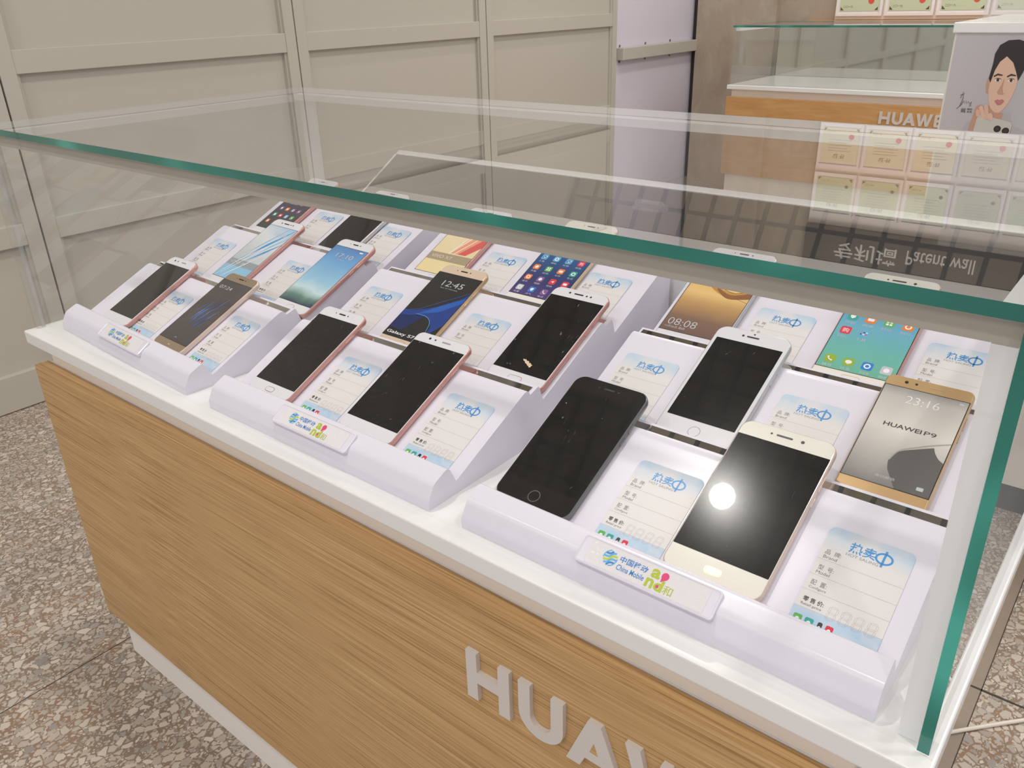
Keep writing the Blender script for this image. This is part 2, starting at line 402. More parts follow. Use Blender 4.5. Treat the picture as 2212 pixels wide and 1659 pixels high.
# ------------------------------------------------------------------ display counter
def counter(L, D, H, loc, label, wood, lx, lz, lh, letters, near=True, steps=None):
    r = empty('display_counter', loc); tag(r, label, 'display counter')
    k = 0.0                                     # local z: tray top at +0.6
    T = 0.6
    MB().box(0.0, L + 0.004, -0.0155, 0.0046, T - (0.508 if near else 0.42), T - 0.053, wood).build('front_panel', r, bevel=0.0008)
    if not near: MB().box(0.02, L - 0.02, -0.004, 0.0044, T - 0.505, T - 0.421, M_PLINTH).build('lower_panel', r)
    MB().box(0.018, 0.034, 0.0048, D + 0.03, T - 0.508, T - 0.0562, wood).build('side_panel', r)
    MB().box(L - 0.046, L - 0.032, 0.0048, D + 0.03, T - 0.508, T - 0.0562, wood).build('side_panel', r)
    MB().box(0.035, L - 0.047, D + 0.015, D + 0.03, T - 0.508, T - 0.0562, M_NECK).build('back_panel', r)
    MB().box(0.0, L - 0.055, 0.0005, D + 0.02, 0.0, T - 0.5085, M_PLINTH).build('plinth', r, bevel=0.001).location = (0.018, 0.0, 0)
    MB().box(0.016, L - 0.032, 0.0056, D + 0.03, T - 0.0520, T - 0.0196, M_NECK).build('neck', r)
    MB().box(0.012, L - 0.03, 0.0048, D + 0.03, T - 0.0560, T - 0.0522, M_WHITE).build('top_rail', r)
    MB().box(-0.002, L + 0.0115, -0.0155, D + 0.065, T - 0.0195, T, M_WHITE).build('tray', r, bevel=0.0022, segs=3)
    G = M_GLASS if near else M_GLASS_FAR
    t = 0.0075; HB = H - 0.0082
    def pane(name, x0, x1, y0, y1, z0, z1, edges, frost=(), G=G):
        mb = MB(); vs = [(x, y, z) for z in (z0, z1) for y in (y0, y1) for x in (x0, x1)]
        fs = {'-z': (0, 2, 3, 1), '+z': (4, 5, 7, 6), '-y': (0, 1, 5, 4), '+y': (2, 6, 7, 3), '-x': (0, 4, 6, 2), '+x': (1, 3, 7, 5)}
        for kx, f in fs.items(): mb.add(vs, [f], M_TEAL if kx in edges else M_STRIP2 if kx in frost else G)
        me = mb.mesh(name); bm = bmesh.new(); bm.from_mesh(me); bmesh.ops.remove_doubles(bm, verts=bm.verts, dist=1e-6); bm.to_mesh(me); bm.free()
        o = bpy.data.objects.new(name, me); COL.objects.link(o); o.parent = r; return o
    pane('glass_top', 0, L + 0.0065, 0.0, D, T + HB, T + H, ('-y', '+x') if near else ('-y', '+y', '-x', '+x'), ('+y', '-x') if near else ())
    pane('glass_front', t, L - 0.0007, 0.0, 0.005, T + 0.0005, T + HB - 0.0002, (), G=M_GLASS_LOW if near else G)
    pane('glass_side', 0, t - 0.0003, 0.0, D - 0.002, T + 0.0005, T + HB - 0.0002, ())
    pane('glass_side', L - 0.0003, L + 0.0065, 0.0, D - 0.002, T + 0.0005, T + HB - 0.0002, ('-y',))
    if near:
        plabel(MB().box(0.008, L - 0.001, 0.0055, 0.0175, T + H - 0.0225, T + HB - 0.0006, M_BAND).build('front_channel', r), 'channel under the front glass edge, its shade painted grey')
        MB().box(0.008, L - 0.001, 0.0055, 0.0185, T + HB - 0.00055, T + HB - 0.0001, M_WHITE).build('channel_lit_top', r)  # thin white sheet paints the light on the channel's upper face
    q = 0.014 if near else 0.02
    MB().box(0.008, 0.008 + q, 0.018, D - 0.035, T + HB - q * 0.8, T + HB - 0.0006, M_STRIP).build('edge_strip', r)
    MB().box(L - 0.001 - q, L - 0.001, 0.018, D - 0.035, T + HB - q * 0.8, T + HB - 0.0006, M_STRIP2).build('edge_strip', r)
    MB().box(0.008, L - 0.001, D - 0.022, D - 0.001, T + H - 0.0185, T + HB - 0.0006, M_STRIP2).build('back_rail', r)
    MB().box(0.008, 0.038, D - 0.011, D - 0.001, T + 0.001, T + H - 0.020, M_STRIP if near else M_STRIP2).build('back_post', r)
    MB().box(L - 0.03, L - 0.001, D - 0.011, D - 0.001, T + 0.001, T + H - 0.020, M_STRIP if near else M_STRIP2).build('back_post', r)
    if near:
        MB().box(L - 0.013, L - 0.0012, 0.0055, 0.016, T + 0.001, T + H - 0.023, M_STRIP).build('corner_strip', r)
        MB().box(0.0085, 0.013, 0.0055, 0.010, T + 0.001, T + H - 0.023, M_PLASTIC).build('corner_strip', r)
    if not near: plabel(MB().box(0.010, L - 0.004, D - 0.030, D - 0.026, T + 0.001, T + H - 0.03, M_MIRROR_FAR).build('back_mirror', r), 'mirrored back of the empty case')
    x = lx
    for i, ch in enumerate(letters):
        mb = MB(); wd = letter_mesh(mb, ch, x, T + lz, lh, -0.0205, -0.0156, M_LETTER)
        if ch == 'A':  # counter hole shown as a wood coloured triangle set into the letter
            mb.prism([(0, 0)], 0, 0, M_LETTER) if False else None
            hx = x; pts = [(.425, .40), (.575, .40), (.50, .62)]
            mb.add([(hx + a * lh, -0.02055, T + lz + b * lh) for a, b in pts], [(0, 1, 2)], wood)
        plabel(mb.build('letter', r), 'raised white letter %s' % ch)
        x += wd + (steps[i] if steps else 0.18) * lh
    return r
main = counter(1.2, 0.5207, 0.2812, (0, 0, -0.6), 'oak-fronted glass display counter full of phones, nearest the viewer', M_WOOD, 0.8475, -0.1610, 0.0545, 'HUAWEI', steps=[.185, .06, .02, .16, .2, .2])
far = counter(1.25, 0.55, 0.262, (0, 0, 0), 'empty oak-fronted glass counter against the far back wall', M_WOOD_FAR, 0.728, -0.133, 0.050, 'HUAWEI', near=False, steps=[.185, .06, .02, .16, .2, .2])
far.location = (-0.611, 3.51, -0.6); far.rotation_euler = (0, 0, math.radians(-0.4))

# ------------------------------------------------------------------ stepped phone stands
def profile(clip=0.004):
    A = [(clip + .0004, 0.0), (clip + .0004, 0.0085), (0.0128, 0.0238), (0.0300, 0.0316), (0.0345, 0.0282)]
    for _ in range(3):
        B = [A[0]]
        for a, b in zip(A, A[1:]): B += [(a[0] * .88 + b[0] * .12, a[1] * .88 + b[1] * .12), (a[0] * .12 + b[0] * .88, a[1] * .12 + b[1] * .88)]
        A = B + [A[-1]]
    P = A
    for k in range(3):
        y0, z0 = 0.041 + .1325 * k, 0.0135 + .030 * k
        P.append((y0, z0))
        if k < 2:
            P += [(y0 + .0985, z0 + .0469), (y0 + .1035, z0 + .0490), (y0 + .1075, z0 + .0492), (y0 + .1102, z0 + .0470), (y0 + .1118, z0 + .0435),
                  (y0 + .1215, z0 + .0466), (y0 + .1245, z0 + .0478), (y0 + .1268, z0 + .0462)]
        else: P += [(0.4225, 0.1282), (0.4262, 0.1265), (0.4262, 0.0)]
    return P
def frame(k):
    """tier frame: (y, z) origin of the notch and slope angle"""
    return 0.041 + .1325 * k, 0.0135 + .030 * k, math.atan2(.0495, .104)
def badge(parent, W, xc):
    """name plate with network logos on the front lip"""
    a = math.atan2(.0072, .0158)
    F = Matrix.Translation((xc, 0.0133, 0.0249)) @ Matrix.Rotation(math.radians(33), 4, 'X')
    mb = MB(); w2, h0, h1 = 0.058, -0.0095, 0.0135
    outer = rrect(-w2, w2, h0, h1, 0.003); inner = rrect(-w2 + .0012, w2 - .0012, h0 + .0012, h1 - .0012, .0022)
    mb.loft([[(x, y, -0.0035) for x, y in outer], [(x, y, 0.0003) for x, y in outer], [(x * .998, y, 0.0008) for x, y in inner], [(x * .99, y, 0.0004) for x, y in inner]], M_STAND, F, smooth=False)
    o = mb.build('name_plate', parent)
    st, nt, b = new_mat('clear_glossy_label')
    b.inputs['Base Color'].default_value = (*s2l((228, 224, 226)), 1); b.inputs['Roughness'].default_value = 0.06
    tc = N(nt, 'ShaderNodeTexCoord'); nz = N(nt, 'ShaderNodeTexNoise', i_Scale=260.0, i_Detail=3.0); nt.links.new(tc.outputs['Object'], nz.inputs['Vector'])
    bpn = N(nt, 'ShaderNodeBump', i_Strength=0.55, i_Distance=0.0007); nt.links.new(nz.outputs[0], bpn.inputs['Height']); nt.links.new(bpn.outputs[0], b.inputs['Normal'])
    lb = MB(); lb.poly(rrect(-0.050, 0.050, h0 + .002, h1 - .002, 0.0008), 0.00055, st, F)
    z = 0.0007
    F = F @ Matrix.Translation((0, -.0085, 0)) @ Matrix.Diagonal((1.12, 1.18, 1, 1))
    # globe of interlocking waves
    c = (-0.0275, 0.0095); rr = 0.0052
    M_WV = [mat('logo_blue', (52, 130, 200), .35), mat('logo_sky', (90, 176, 224), .35), mat('logo_lime', (186, 200, 50), .35)]
    for j, (off, m_) in enumerate(((.80, 0), (.42, 1), (0.02, 2), (-.38, 1), (-.78, 0))):
        pts = []
        for q in range(-12, 13):
            u = q / 12.0; vv = off + .36 * math.tanh(4.5 * u) * (1 - .2 * abs(off))
            if u * u + vv * vv <= 1.0: pts.append((c[0] + rr * u, c[1] + rr * vv))
        if len(pts) > 1:
            for qd in stroke(pts, 0.0013): lb.poly(qd, z, M_WV[m_], F)
    for a0, a1, m_ in ((100, 200, 1), (-80, 20, 1)):
        pts = [(c[0] + rr * math.cos(math.radians(t)), c[1] + rr * math.sin(math.radians(t))) for t in range(a0, a1, 10)]
        for qd in stroke(pts, 0.0007): lb.poly(qd, z, M_WV[m_], F)
    text(lb, '中国移动', -0.0205, 0.0005, 0.0095, 0.0140, z, M_WV[0], 0.012, F)
    text(lb, 'China Mobile', -0.0205, 0.0005, 0.0042, 0.0080, z, M_WV[0], 0.008, F)
    text(lb, 'a', 0.0035, 0.0100, 0.0090, 0.0150, z, M_GREEN, 0.03, F)
    drop = [(0.0132 + .0026 * math.sin(t) * (1 if True else 1), 0.0125 + .0026 * math.cos(t)) for t in [math.radians(-130 + 260 * k / 14) for k in range(15)]] + [(0.0115, 0.0082)]
    lb.poly(list(reversed(drop)), z, M_PINK, F)
    text(lb, 'n', 0.0022, 0.0080, 0.0020, 0.0080, z, M_GREEN, 0.03, F)
    text(lb, 'd', 0.0085, 0.0148, 0.0020, 0.0095, z, M_GREEN, 0.03, F)
    lb.poly(circ(0.0111, 0.0048, 0.0011, 12), z + .0002, M_PINK, F)
    text(lb, '和', 0.0155, 0.0220, 0.0018, 0.0078, z, M_GREEN, 0.0, F)
    plabel(lb.build('logo_label', o), 'glossy label with blue wave globe and green lettering')
    return o
def stand(loc, rot, W, label):
    r = empty('phone_stand', loc); r.rotation_euler = (0, 0, rot)
    tag(r, label, 'phone stand', 'white stepped phone stands in the glass counter')
    P = profile()
    bm = bmesh.new(); a = [bm.verts.new((0, y, z)) for y, z in P]; f = bm.faces.new(a)
    e = bmesh.ops.extrude_face_region(bm, geom=[f])
    for v in e['geom']:
        if isinstance(v, bmesh.types.BMVert): v.co.x = W
    bmesh.ops.recalc_face_normals(bm, faces=bm.faces)
    bmesh.ops.triangulate(bm, faces=[g for g in bm.faces if len(g.verts) > 4])
    me = bpy.data.meshes.new('body'); bm.to_mesh(me); bm.free(); me.materials.append(M_STAND)
    me.shade_smooth(); me.set_sharp_from_angle(angle=math.radians(28))
    o = bpy.data.objects.new('body', me); COL.objects.link(o); o.parent = r
    for k in range(2):
        y0, z0, a_ = frame(k)
        mb = MB(); vs = [(x, y, z) for x in (0.003, W - 0.004) for y, z in ((y0 + .1120, z0 + .0437), (y0 + .1214, z0 + .0467), (y0 + .1211, z0 + .0474), (y0 + .1117, z0 + .0444))]
        mb.add(vs, [(0, 1, 2, 3), (7, 6, 5, 4), (0, 4, 5, 1), (3, 2, 6, 7), (0, 3, 7, 4), (1, 5, 6, 2)], M_MIRROR)
        plabel(mb.build('mirror_strip', r, fixn=True), 'narrow mirror strip between two tiers')
    return r
STANDS = {'left': ((0.041, 0.0177), math.radians(-2.5), 0.348, 0.0013 - 0.0013),
          'middle': ((0.440, 0.0013), 0.0, 0.348, 0), 'right': ((0.8275, 0.0013), 0.0, 0.3455, 0)}
so = {}
so['left'] = stand((0.041, 0.0177 , 0), math.radians(-2.5), 0.348, 'white stepped phone stand at the left end of the counter')
so['middle'] = stand((0.440, 0.0013, 0), 0.0, 0.348, 'white stepped phone stand in the middle of the glass counter')
so['right'] = stand((0.8275, 0.0013, 0), 0.0, 0.3455, 'white stepped phone stand at the right end, nearest the viewer')
badge(so['left'], .348, 0.1745); badge(so['middle'], .348, 0.1765); badge(so['right'], .3455, 0.1750)

# ------------------------------------------------------------------ screens
def screen_base(name):
    m, nt, b = new_mat(name); b.inputs['Roughness'].default_value = 0.5; b.inputs['Specular IOR Level'].default_value = 0.15; b.inputs['Coat Weight'].default_value = 0.9; b.inputs['Coat Roughness'].default_value = 0.008
    tc = N(nt, 'ShaderNodeTexCoord'); sp = N(nt, 'ShaderNodeSeparateXYZ'); nt.links.new(tc.outputs['Object'], sp.inputs[0])
    return m, nt, b, tc, sp
def grad_screen(name, stops, L=0.15, tilt=0.0, nz=0.0):
    """printed display picture: colours along the length of the phone"""
    m, nt, b, tc, sp = screen_base(name)
    v = mth(nt, 'DIVIDE', sp.outputs[1], L)
    if tilt: v = mth(nt, 'MULTIPLY_ADD', sp.outputs[0], tilt, v)
    if nz:
        n = N(nt, 'ShaderNodeTexNoise', i_Scale=22.0, i_Detail=2.0); nt.links.new(tc.outputs['Object'], n.inputs['Vector'])
        v = mth(nt, 'ADD', v, mth(nt, 'MULTIPLY', mth(nt, 'SUBTRACT', n.outputs[0], 0.5), nz))
    r = ramp(nt, stops, v); nt.links.new(r.outputs[0], b.inputs['Base Color']); return m
def black_screen(name, scratch=0.5, seed=0.0):
    m, nt, b, tc, sp = screen_base(name)
    mp = N(nt, 'ShaderNodeMapping'); mp.inputs['Location'].default_value = (seed, seed * 1.7, 0); nt.links.new(tc.outputs['Object'], mp.inputs[0])
    n = N(nt, 'ShaderNodeTexNoise', i_Scale=22.0, i_Detail=2.0); nt.links.new(mp.outputs[0], n.inputs['Vector'])
    r = ramp(nt, [(0.4, (11, 11, 11)), (0.62, (15, 15, 14)), (0.8, (20, 19, 19))], n.outputs[0])
    # fine curved scratches: thin lines of a stretched noise, kept only in patches
    mp2 = N(nt, 'ShaderNodeMapping'); mp2.inputs['Scale'].default_value = (1, .22, 1); mp2.inputs['Rotation'].default_value = (0, 0, 0.5); nt.links.new(mp.outputs[0], mp2.inputs[0])
    s = N(nt, 'ShaderNodeTexNoise', i_Scale=150.0, i_Detail=0.0); nt.links.new(mp2.outputs[0], s.inputs['Vector'])
    line = mth(nt, 'LESS_THAN', mth(nt, 'ABSOLUTE', mth(nt, 'SUBTRACT', s.outputs[0], 0.5)), 0.005)
    p = N(nt, 'ShaderNodeTexNoise', i_Scale=95.0, i_Detail=2.0); nt.links.new(mp.outputs[0], p.inputs['Vector'])
    patch = mth(nt, 'GREATER_THAN', p.outputs[0], 0.70 - 0.05 * scratch)
    k = mth(nt, 'MULTIPLY', mth(nt, 'MULTIPLY', line, patch), scratch)
    mx = N(nt, 'ShaderNodeMix', data_type='RGBA'); nt.links.new(k, mx.inputs[0]); nt.links.new(r.outputs[0], mx.inputs[6]); mx.inputs[7].default_value = (.30, .29, .28, 1)
    nt.links.new(mx.outputs[2], b.inputs['Base Color'])
    b.inputs['Coat Roughness'].default_value = 0.012; b.inputs['Roughness'].default_value = 0.16; b.inputs['Specular IOR Level'].default_value = 0.10
    return m
def pm(name, rgb, a=1.0): return mat('print_' + name, rgb, 0.15, coat=0.5)
WHT = pm('white', (238, 238, 240))

def icon(g, cx, cy, s, col, kind, z):
    g.poly(rrect(cx - s, cx + s, cy - s, cy + s, s * .42, 4), z, col)
    z2 = z + 4e-5
    if kind == 'dot': g.poly(circ(cx, cy, s * .55, 14), z2, WHT)
    elif kind == 'ring':
        for q in stroke([(cx + s * .5 * math.cos(t), cy + s * .5 * math.sin(t)) for t in [2 * math.pi * k / 14 for k in range(15)]], s * .28): g.poly(q, z2, WHT)
    elif kind == 'box': g.poly(rrect(cx - s * .6, cx + s * .6, cy - s * .4, cy + s * .4, s * .15, 3), z2, WHT)
    elif kind == 'four':
        for a in (-.33, .33):
            for b_ in (-.33, .33): g.poly(rrect(cx + (a - .24) * s, cx + (a + .24) * s, cy + (b_ - .24) * s, cy + (b_ + .24) * s, s * .08, 2), z2, WHT)
    elif kind == 'tri': g.poly([(cx - s * .5, cy), (cx + s * .4, cy - s * .4), (cx + s * .4, cy + s * .4)], z2, WHT)
    elif kind == 'phone':
        for q in stroke([(cx - s * .45, cy + s * .5), (cx - s * .35, cy), (cx, cy - s * .35), (cx + s * .5, cy - s * .45)], [s * .35, s * .2, s * .2, s * .35]): g.poly(q, z2, WHT)
    elif kind == 'bubble': g.poly(circ(cx, cy + s * .05, s * .62, 16, s * .48), z2, WHT); g.poly([(cx - s * .2, cy - s * .3), (cx + s * .15, cy - s * .4), (cx, cy - s * .65)], z2, WHT)
    elif kind == 'text': text(g, '购', cx - s * .6, cx + s * .6, cy - s * .6, cy + s * .6, z2, WHT)
    elif kind == 'shield': g.poly([(cx - s * .5, cy + s * .4), (cx - s * .45, cy - s * .2), (cx, cy - s * .6), (cx + s * .45, cy - s * .2), (cx + s * .5, cy + s * .4), (cx, cy + s * .6)], z2, WHT)
    elif kind == 'many':
        cs = [pm('i1', (230, 120, 60)), pm('i2', (40, 44, 60)), WHT, pm('i3', (60, 60, 70)), WHT, pm('i4', (220, 90, 90))]
        for j in range(6): a, b_ = (j % 3 - 1) * .5, (.25 if j < 3 else -.25); g.poly(circ(cx + a * s, cy + b_ * s, s * .17, 8), z2, cs[j])

OR = pm('orange', (236, 130, 60)); GR = pm('green', (104, 178, 96)); TL = pm('teal', (62, 168, 150)); RD = pm('red', (222, 62, 78)); BL = pm('blue', (52, 130, 210)); PU = pm('plum', (140, 100, 150)); GY = pm('grey', (196, 200, 206)); LB = pm('light_blue', (108, 176, 214)); YG = pm('yellow_green', (150, 178, 60))
def clip_rect(poly, x0, x1, y0, y1):
    def cut(P, f, inter):
        o = []
        for i in range(len(P)):
            a, b_ = P[i - 1], P[i]
            if f(b_):
                if not f(a): o.append(inter(a, b_))
                o.append(b_)
            elif f(a): o.append(inter(a, b_))
        return o
    def ix(v): return lambda a, b_: (v, a[1] + (b_[1] - a[1]) * (v - a[0]) / (b_[0] - a[0]))
    def iy(v): return lambda a, b_: (a[0] + (b_[0] - a[0]) * (v - a[1]) / (b_[1] - a[1]), v)
    for f, i in ((lambda p: p[0] >= x0, ix(x0)), (lambda p: p[0] <= x1, ix(x1)), (lambda p: p[1] >= y0, iy(y0)), (lambda p: p[1] <= y1, iy(y1))):
        if len(poly) < 3: return []
        poly = cut(poly, f, i)
    return poly

def graphics(kind, g, w, L, z, S0, S1, sx):
    """draw the printed picture of one display; S0..S1 is the screen's length, sx its half width"""
    z += 5e-5
    H = S1 - S0
    def P(u, v): return (-sx + 2 * sx * u, S0 + H * v)
    def sm(pts, closed=True, n=5):
        o = []; L_ = len(pts)
        for i in range(L_ if closed else L_ - 1):
            g4 = [pts[(i + k) % L_] if closed else pts[min(max(i + k, 0), L_ - 1)] for k in (-1, 0, 1, 2)]
            for q in range(n):
                t_ = q / n; o.append(tuple(.5 * (2 * b1 + (c1 - a1) * t_ + (2 * a1 - 5 * b1 + 4 * c1 - d1) * t_ ** 2 + (-a1 + 3 * b1 - 3 * c1 + d1) * t_ ** 3) for a1, b1, c1, d1 in zip(*g4)))
        if not closed: o.append(pts[-1])
        return o
    def poly(pts, m, dz=0.0):
        q = clip_rect([P(*p) for p in pts], -sx, sx, S0, S1)
        if len(q) >= 3: g.poly(q, z + dz, m)
    def ribbon(pts, wd, m, dz=0.0):
        for q in stroke([P(*p) for p in pts], wd):
            q = clip_rect(q, -sx, sx, S0, S1)
            if len(q) >= 3: g.poly(q, z + dz, m)
    if kind == 'feather':
        cols = [pm('f1', (52, 82, 150)), pm('f2', (74, 124, 196)), pm('f3', (108, 164, 216)), pm('f4', (54, 62, 118))]
        rnd = random.Random(3)
        for j in range(46):
            u = .22 + .55 * rnd.random(); v = .22 + .33 * rnd.random(); l = .10 + .16 * rnd.random()
            ribbon([(u, v), (u + .04, v + l * .5), (u + .10 + .05 * rnd.random(), v + l)], [.0001, .0007, .0001], cols[j % 4], j * 6e-6)
        text(g, '07:24', -sx * .75, sx * .1, S0 + H * .865, S0 + H * .915, z + 6e-4 * 0 + 3e-4, GY, 0)
        ribbon([(.44, .045), (.48, .06), (.52, .045)], .0005, GY, 1e-4)
    elif kind == 'rays':
        poly([(0, .22), (1, .22), (1, .33), (0, .33)], pm('rayband', (146, 158, 166)), 1e-5)
        poly([(0, 0), (1, 0), (1, .22), (0, .22)], pm('raylow', (140, 192, 222)), 1e-5)
        text(g, 'VIVO X7', -sx * .85, sx * .3, S0 + H * .25, S0 + H * .30, z + 2e-4, GY, 0.01)
        for j, (u0, u1, v0, v1, wd) in enumerate(((.25, .95, .34, .98, .006), (.35, 1.0, .34, .85, .004), (.5, 1.0, .34, .72, .005), (.3, .75, .5, 1.0, .003))):
            ribbon([(u0, v0), ((u0 + u1) / 2, (v0 + v1) / 2), (u1, v1)], [.001, wd, .001], pm('ray%d' % (j % 2), ((60, 150, 214), (126, 190, 230))[j % 2]), 2e-5 + j * 1e-5)
        for a, b_ in (((.05, .0), (.62, .78)), ((.25, .0), (.9, .55)), ((.15, .05), (.95, .92))): ribbon([a, ((a[0] + b_[0]) / 2, (a[1] + b_[1]) / 2), b_], [.0005, .0022, .0003], WHT, 8e-5)
        text(g, '11:03', -sx * .1, sx * .7, S0 + H * .84, S0 + H * .90, z + 2e-4, GY, 0.0)
    elif kind == 'cream':
        for j, (a, b_, wd, c) in enumerate(((((.55, .34), (1.0, .85)), ((.7, .34), (1.05, .6)), .007, (232, 150, 120)),)):
            pass
        poly([(.45, .34), (.62, .34), (1, .72), (1, 1), (.9, 1)], pm('cr1', (228, 158, 128)), 1e-5)
        poly([(.62, .34), (.8, .34), (1, .5), (1, .72)], pm('cr2', (214, 96, 92)), 2e-5)
        poly([(.5, .5), (.55, .5), (.78, 1), (.62, 1)], pm('cr3', (240, 196, 164)), 3e-5)
        for a, b_ in (((.40, .30), (.95, 1.0)), ((.50, .30), (1.0, .85)), ((.35, .2), (.7, .9))): ribbon([a, b_], .0012, pm('cr4', (250, 240, 224)), 6e-5)
        poly([(0, .2), (1, .2), (1, .32), (0, .32)], pm('crband', (168, 152, 126)), 9e-5)
        text(g, 'VIVO X7', -sx * .85, sx * .15, S0 + H * .235, S0 + H * .285, z + 1.6e-4, pm('crt', (214, 202, 180)), 0.01)
    elif kind == 'clock_blue':
        text(g, '17:10', -sx * .45, sx * .55, S0 + H * .82, S0 + H * .89, z + 5e-5, GY, -0.004)
        text(g, '星期五', -sx * .2, sx * .25, S0 + H * .775, S0 + H * .795, z + 5e-5, GY, 0)
        poly([(.80, .955), (.9, .955), (.9, .975), (.8, .975)], WHT, 5e-5)
    elif kind == 'apps_plum':
        text(g, 'honor V8', -sx * .5, sx * .45, S0 + H * .53, S0 + H * .575, z + 5e-5, GY, 0)
        cs = [PU, OR, PU, PU, TL, RD, LB, GR, OR, RD, BL, GY]
        for j in range(12):
            u, v = .165 + .215 * (j % 4), .42 - .14 * (j // 4)
            if j > 8: continue
            x, y = P(u, v); icon(g, x, y, .0040, cs[j], ['dot', 'box', 'ring', 'tri'][j % 4], z + 3e-5)
    elif kind == 'apps_navy':
        cs = [LB, LB, LB, RD, OR, GR, OR, TL, OR, PU, RD, RD, GY, BL, PU, LB]
        ks = ['many', 'ring', 'many', 'text', 'dot', 'four', 'box', 'ring', 'ring', 'dot', 'tri', 'box', 'ring', 'shield', 'phone', 'dot']
        lbl = ['工具', '相机', '时钟', '购物', '天猫', '应用', '文件', '生活', '音乐', '相册', '视频', '阅读', '设置', '天气', '电话', '地图']
        for j in range(16):
            u, v = .12 + .25 * (j % 4), .535 - .15 * (j // 4)
            x, y = P(u, v); icon(g, x, y, .0046, cs[j], ks[j], z + 3e-5)
            text(g, lbl[j], x - .0042, x + .0042, y - .0094, y - .0064, z + 5e-5, GY, 0)
    elif kind == 'apps_teal':
        row = [(OR, 'ring'), (GR, 'four'), (TL, 'dot'), (RD, 'box'), (TL, 'shield'), (OR, 'box'), (GR, 'four'), (OR, 'ring'), (RD, 'text'), (LB, 'many')]
        lbl = ['主题', '日历', '便签', '视频', '手机管家', '阅读', '软件商店', '游戏中心', '应用中心', '工具']
        row = row[:4] + row; lbl = lbl[:4] + lbl
        for j, (c, k2) in enumerate(row):
            u, v = .136 + .245 * (j % 4), .90 - .161 * (j // 4)
            x, y = P(u, v); icon(g, x, y, .0050, c, k2, z + 3e-5); text(g, lbl[j], x - .0050, x + .0050, y - .0105, y - .0072, z + 5e-5, GY, 0)
        for j, (c, k2, t_) in enumerate(((YG, 'phone', '拨号'), (YG, 'bubble', '信息'), (BL, 'ring', '浏览器'), (GY, 'dot', '相机'))):
            x, y = P(.136 + .245 * j, .095); icon(g, x, y, .0050, c, k2, z + 3e-5); text(g, t_, x - .0045, x + .0045, y - .0105, y - .0072, z + 5e-5, GY, 0)
    elif kind == 'edge_blue':
        d1, d2, d3 = pm('e1', (30, 62, 138)), pm('e2', (38, 92, 178)), pm('e3', (22, 40, 92))
        poly([(0, .12), (.28, .10), (.45, .28), (.6, .44), (.35, .42), (0, .34)], d3, 1e-5)
        poly(sm([(.0, .30), (.25, .33), (.62, .46), (1, .78)], False) + sm([(1, .70), (.6, .52), (.2, .40), (0, .38)], False), d1, 2e-5)
        poly([(.32, .36), (.55, .50), (1.0, .74), (1, .30), (.82, .10), (.80, .24), (.62, .34)], d1, 3e-5)
        poly([(.32, .36), (.60, .52), (1.0, .72), (1, .64), (.7, .45)], d2, 4e-5)
        ribbon(sm([(.30, .36), (.55, .355), (.72, .28), (.80, .12)], False), .0006, pm('e4', (86, 170, 226)), 6e-5)
        ribbon([(0, .36), (.3, .44), (.6, .60), (1, .80)], .0005, pm('e5', (44, 110, 190)), 6e-5)
        text(g, '12:45', -sx * .45, sx * .5, S0 + H * .815, S0 + H * .895, z + 8e-5, GY, -0.004)
        text(g, 'Sun, 21 February', -sx * .4, sx * .4, S0 + H * .775, S0 + H * .793, z + 8e-5, GY, 0)
        text(g, 'Galaxy S7', -sx * .93, sx * .35, S0 + H * .025, S0 + H * .075, z + 9e-5, WHT, 0.012)
        text(g, 'EDGE', sx * .42, sx * .85, S0 + H * .034, S0 + H * .060, z + 9e-5, WHT, 0)
    elif kind == 'leaf':
        d = [pm('l1', (112, 110, 108)), pm('l2', (90, 88, 87)), pm('l3', (136, 133, 130))]
        leaf = [(.46, .16), (.43, .26), (.50, .35), (.68, .42), (.83, .475), (.92, .40), (1.0, .36), (1.0, .04), (.8, .03), (.6, .05)]
        poly(sm([(.46, .16), (.43, .26), (.50, .35), (.68, .42), (.83, .470)], False) + [(.84, .475)] + sm([(.87, .43), (.93, .38), (1.0, .35)], False) + [(1.0, 0), (.62, 0)], pm('leaf', (104, 102, 100)), 2e-5)
        ribbon(sm([(.43, .25), (.50, .36), (.68, .44), (.84, .50), (1.0, .55)], False), .0012, pm('l4', (176, 172, 166)), 8e-5)
        text(g, 'HUAWEI', -sx * .62, sx * .28, S0 + H * .57, S0 + H * .612, z + 1e-4, M_INKK, 0.014)
        text(g, 'P9', sx * .34, sx * .62, S0 + H * .57, S0 + H * .612, z + 1e-4, M_INKK, -0.002)
        text(g, '23:16', -sx * .38, sx * .42, S0 + H * .845, S0 + H * .925, z + 1e-4, WHT, -0.010)
        text(g, '滑动解锁', -sx * .28, sx * .18, S0 + H * .062, S0 + H * .090, z + 1e-4, GY, 0)
        text(g, '46%', sx * .62, sx * .76, S0 + H * .958, S0 + H * .972, z + 1e-4, GY, 0)
        poly([(.90, .955), (.955, .955), (.955, .975), (.90, .975)], GY, 8e-5)
        x, y = P(.88, .06); g.poly(rrect(x - .0025, x + .0025, y - .0017, y + .0017, .0005, 3), z + 9e-5, GY)
    elif kind == 'silk':
        poly(sm([(0, .80), (.25, .70), (.5, .58), (.75, .54), (1, .60)], False) + [(1, 1.0), (0, 1.0)], pm('s1', (232, 204, 140)), 1e-5)
        poly(sm([(0, .82), (.2, .72), (.45, .60), (.75, .56), (1, .66)], False) + sm([(1, .60), (.75, .50), (.45, .54), (.2, .66), (0, .76)], False), pm('s2', (196, 148, 72)), 3e-5)
        poly(sm([(.4, .61), (.7, .53), (1, .60)], False) + sm([(1, .52), (.7, .48), (.5, .54)], False), pm('s3', (146, 98, 66)), 4e-5)
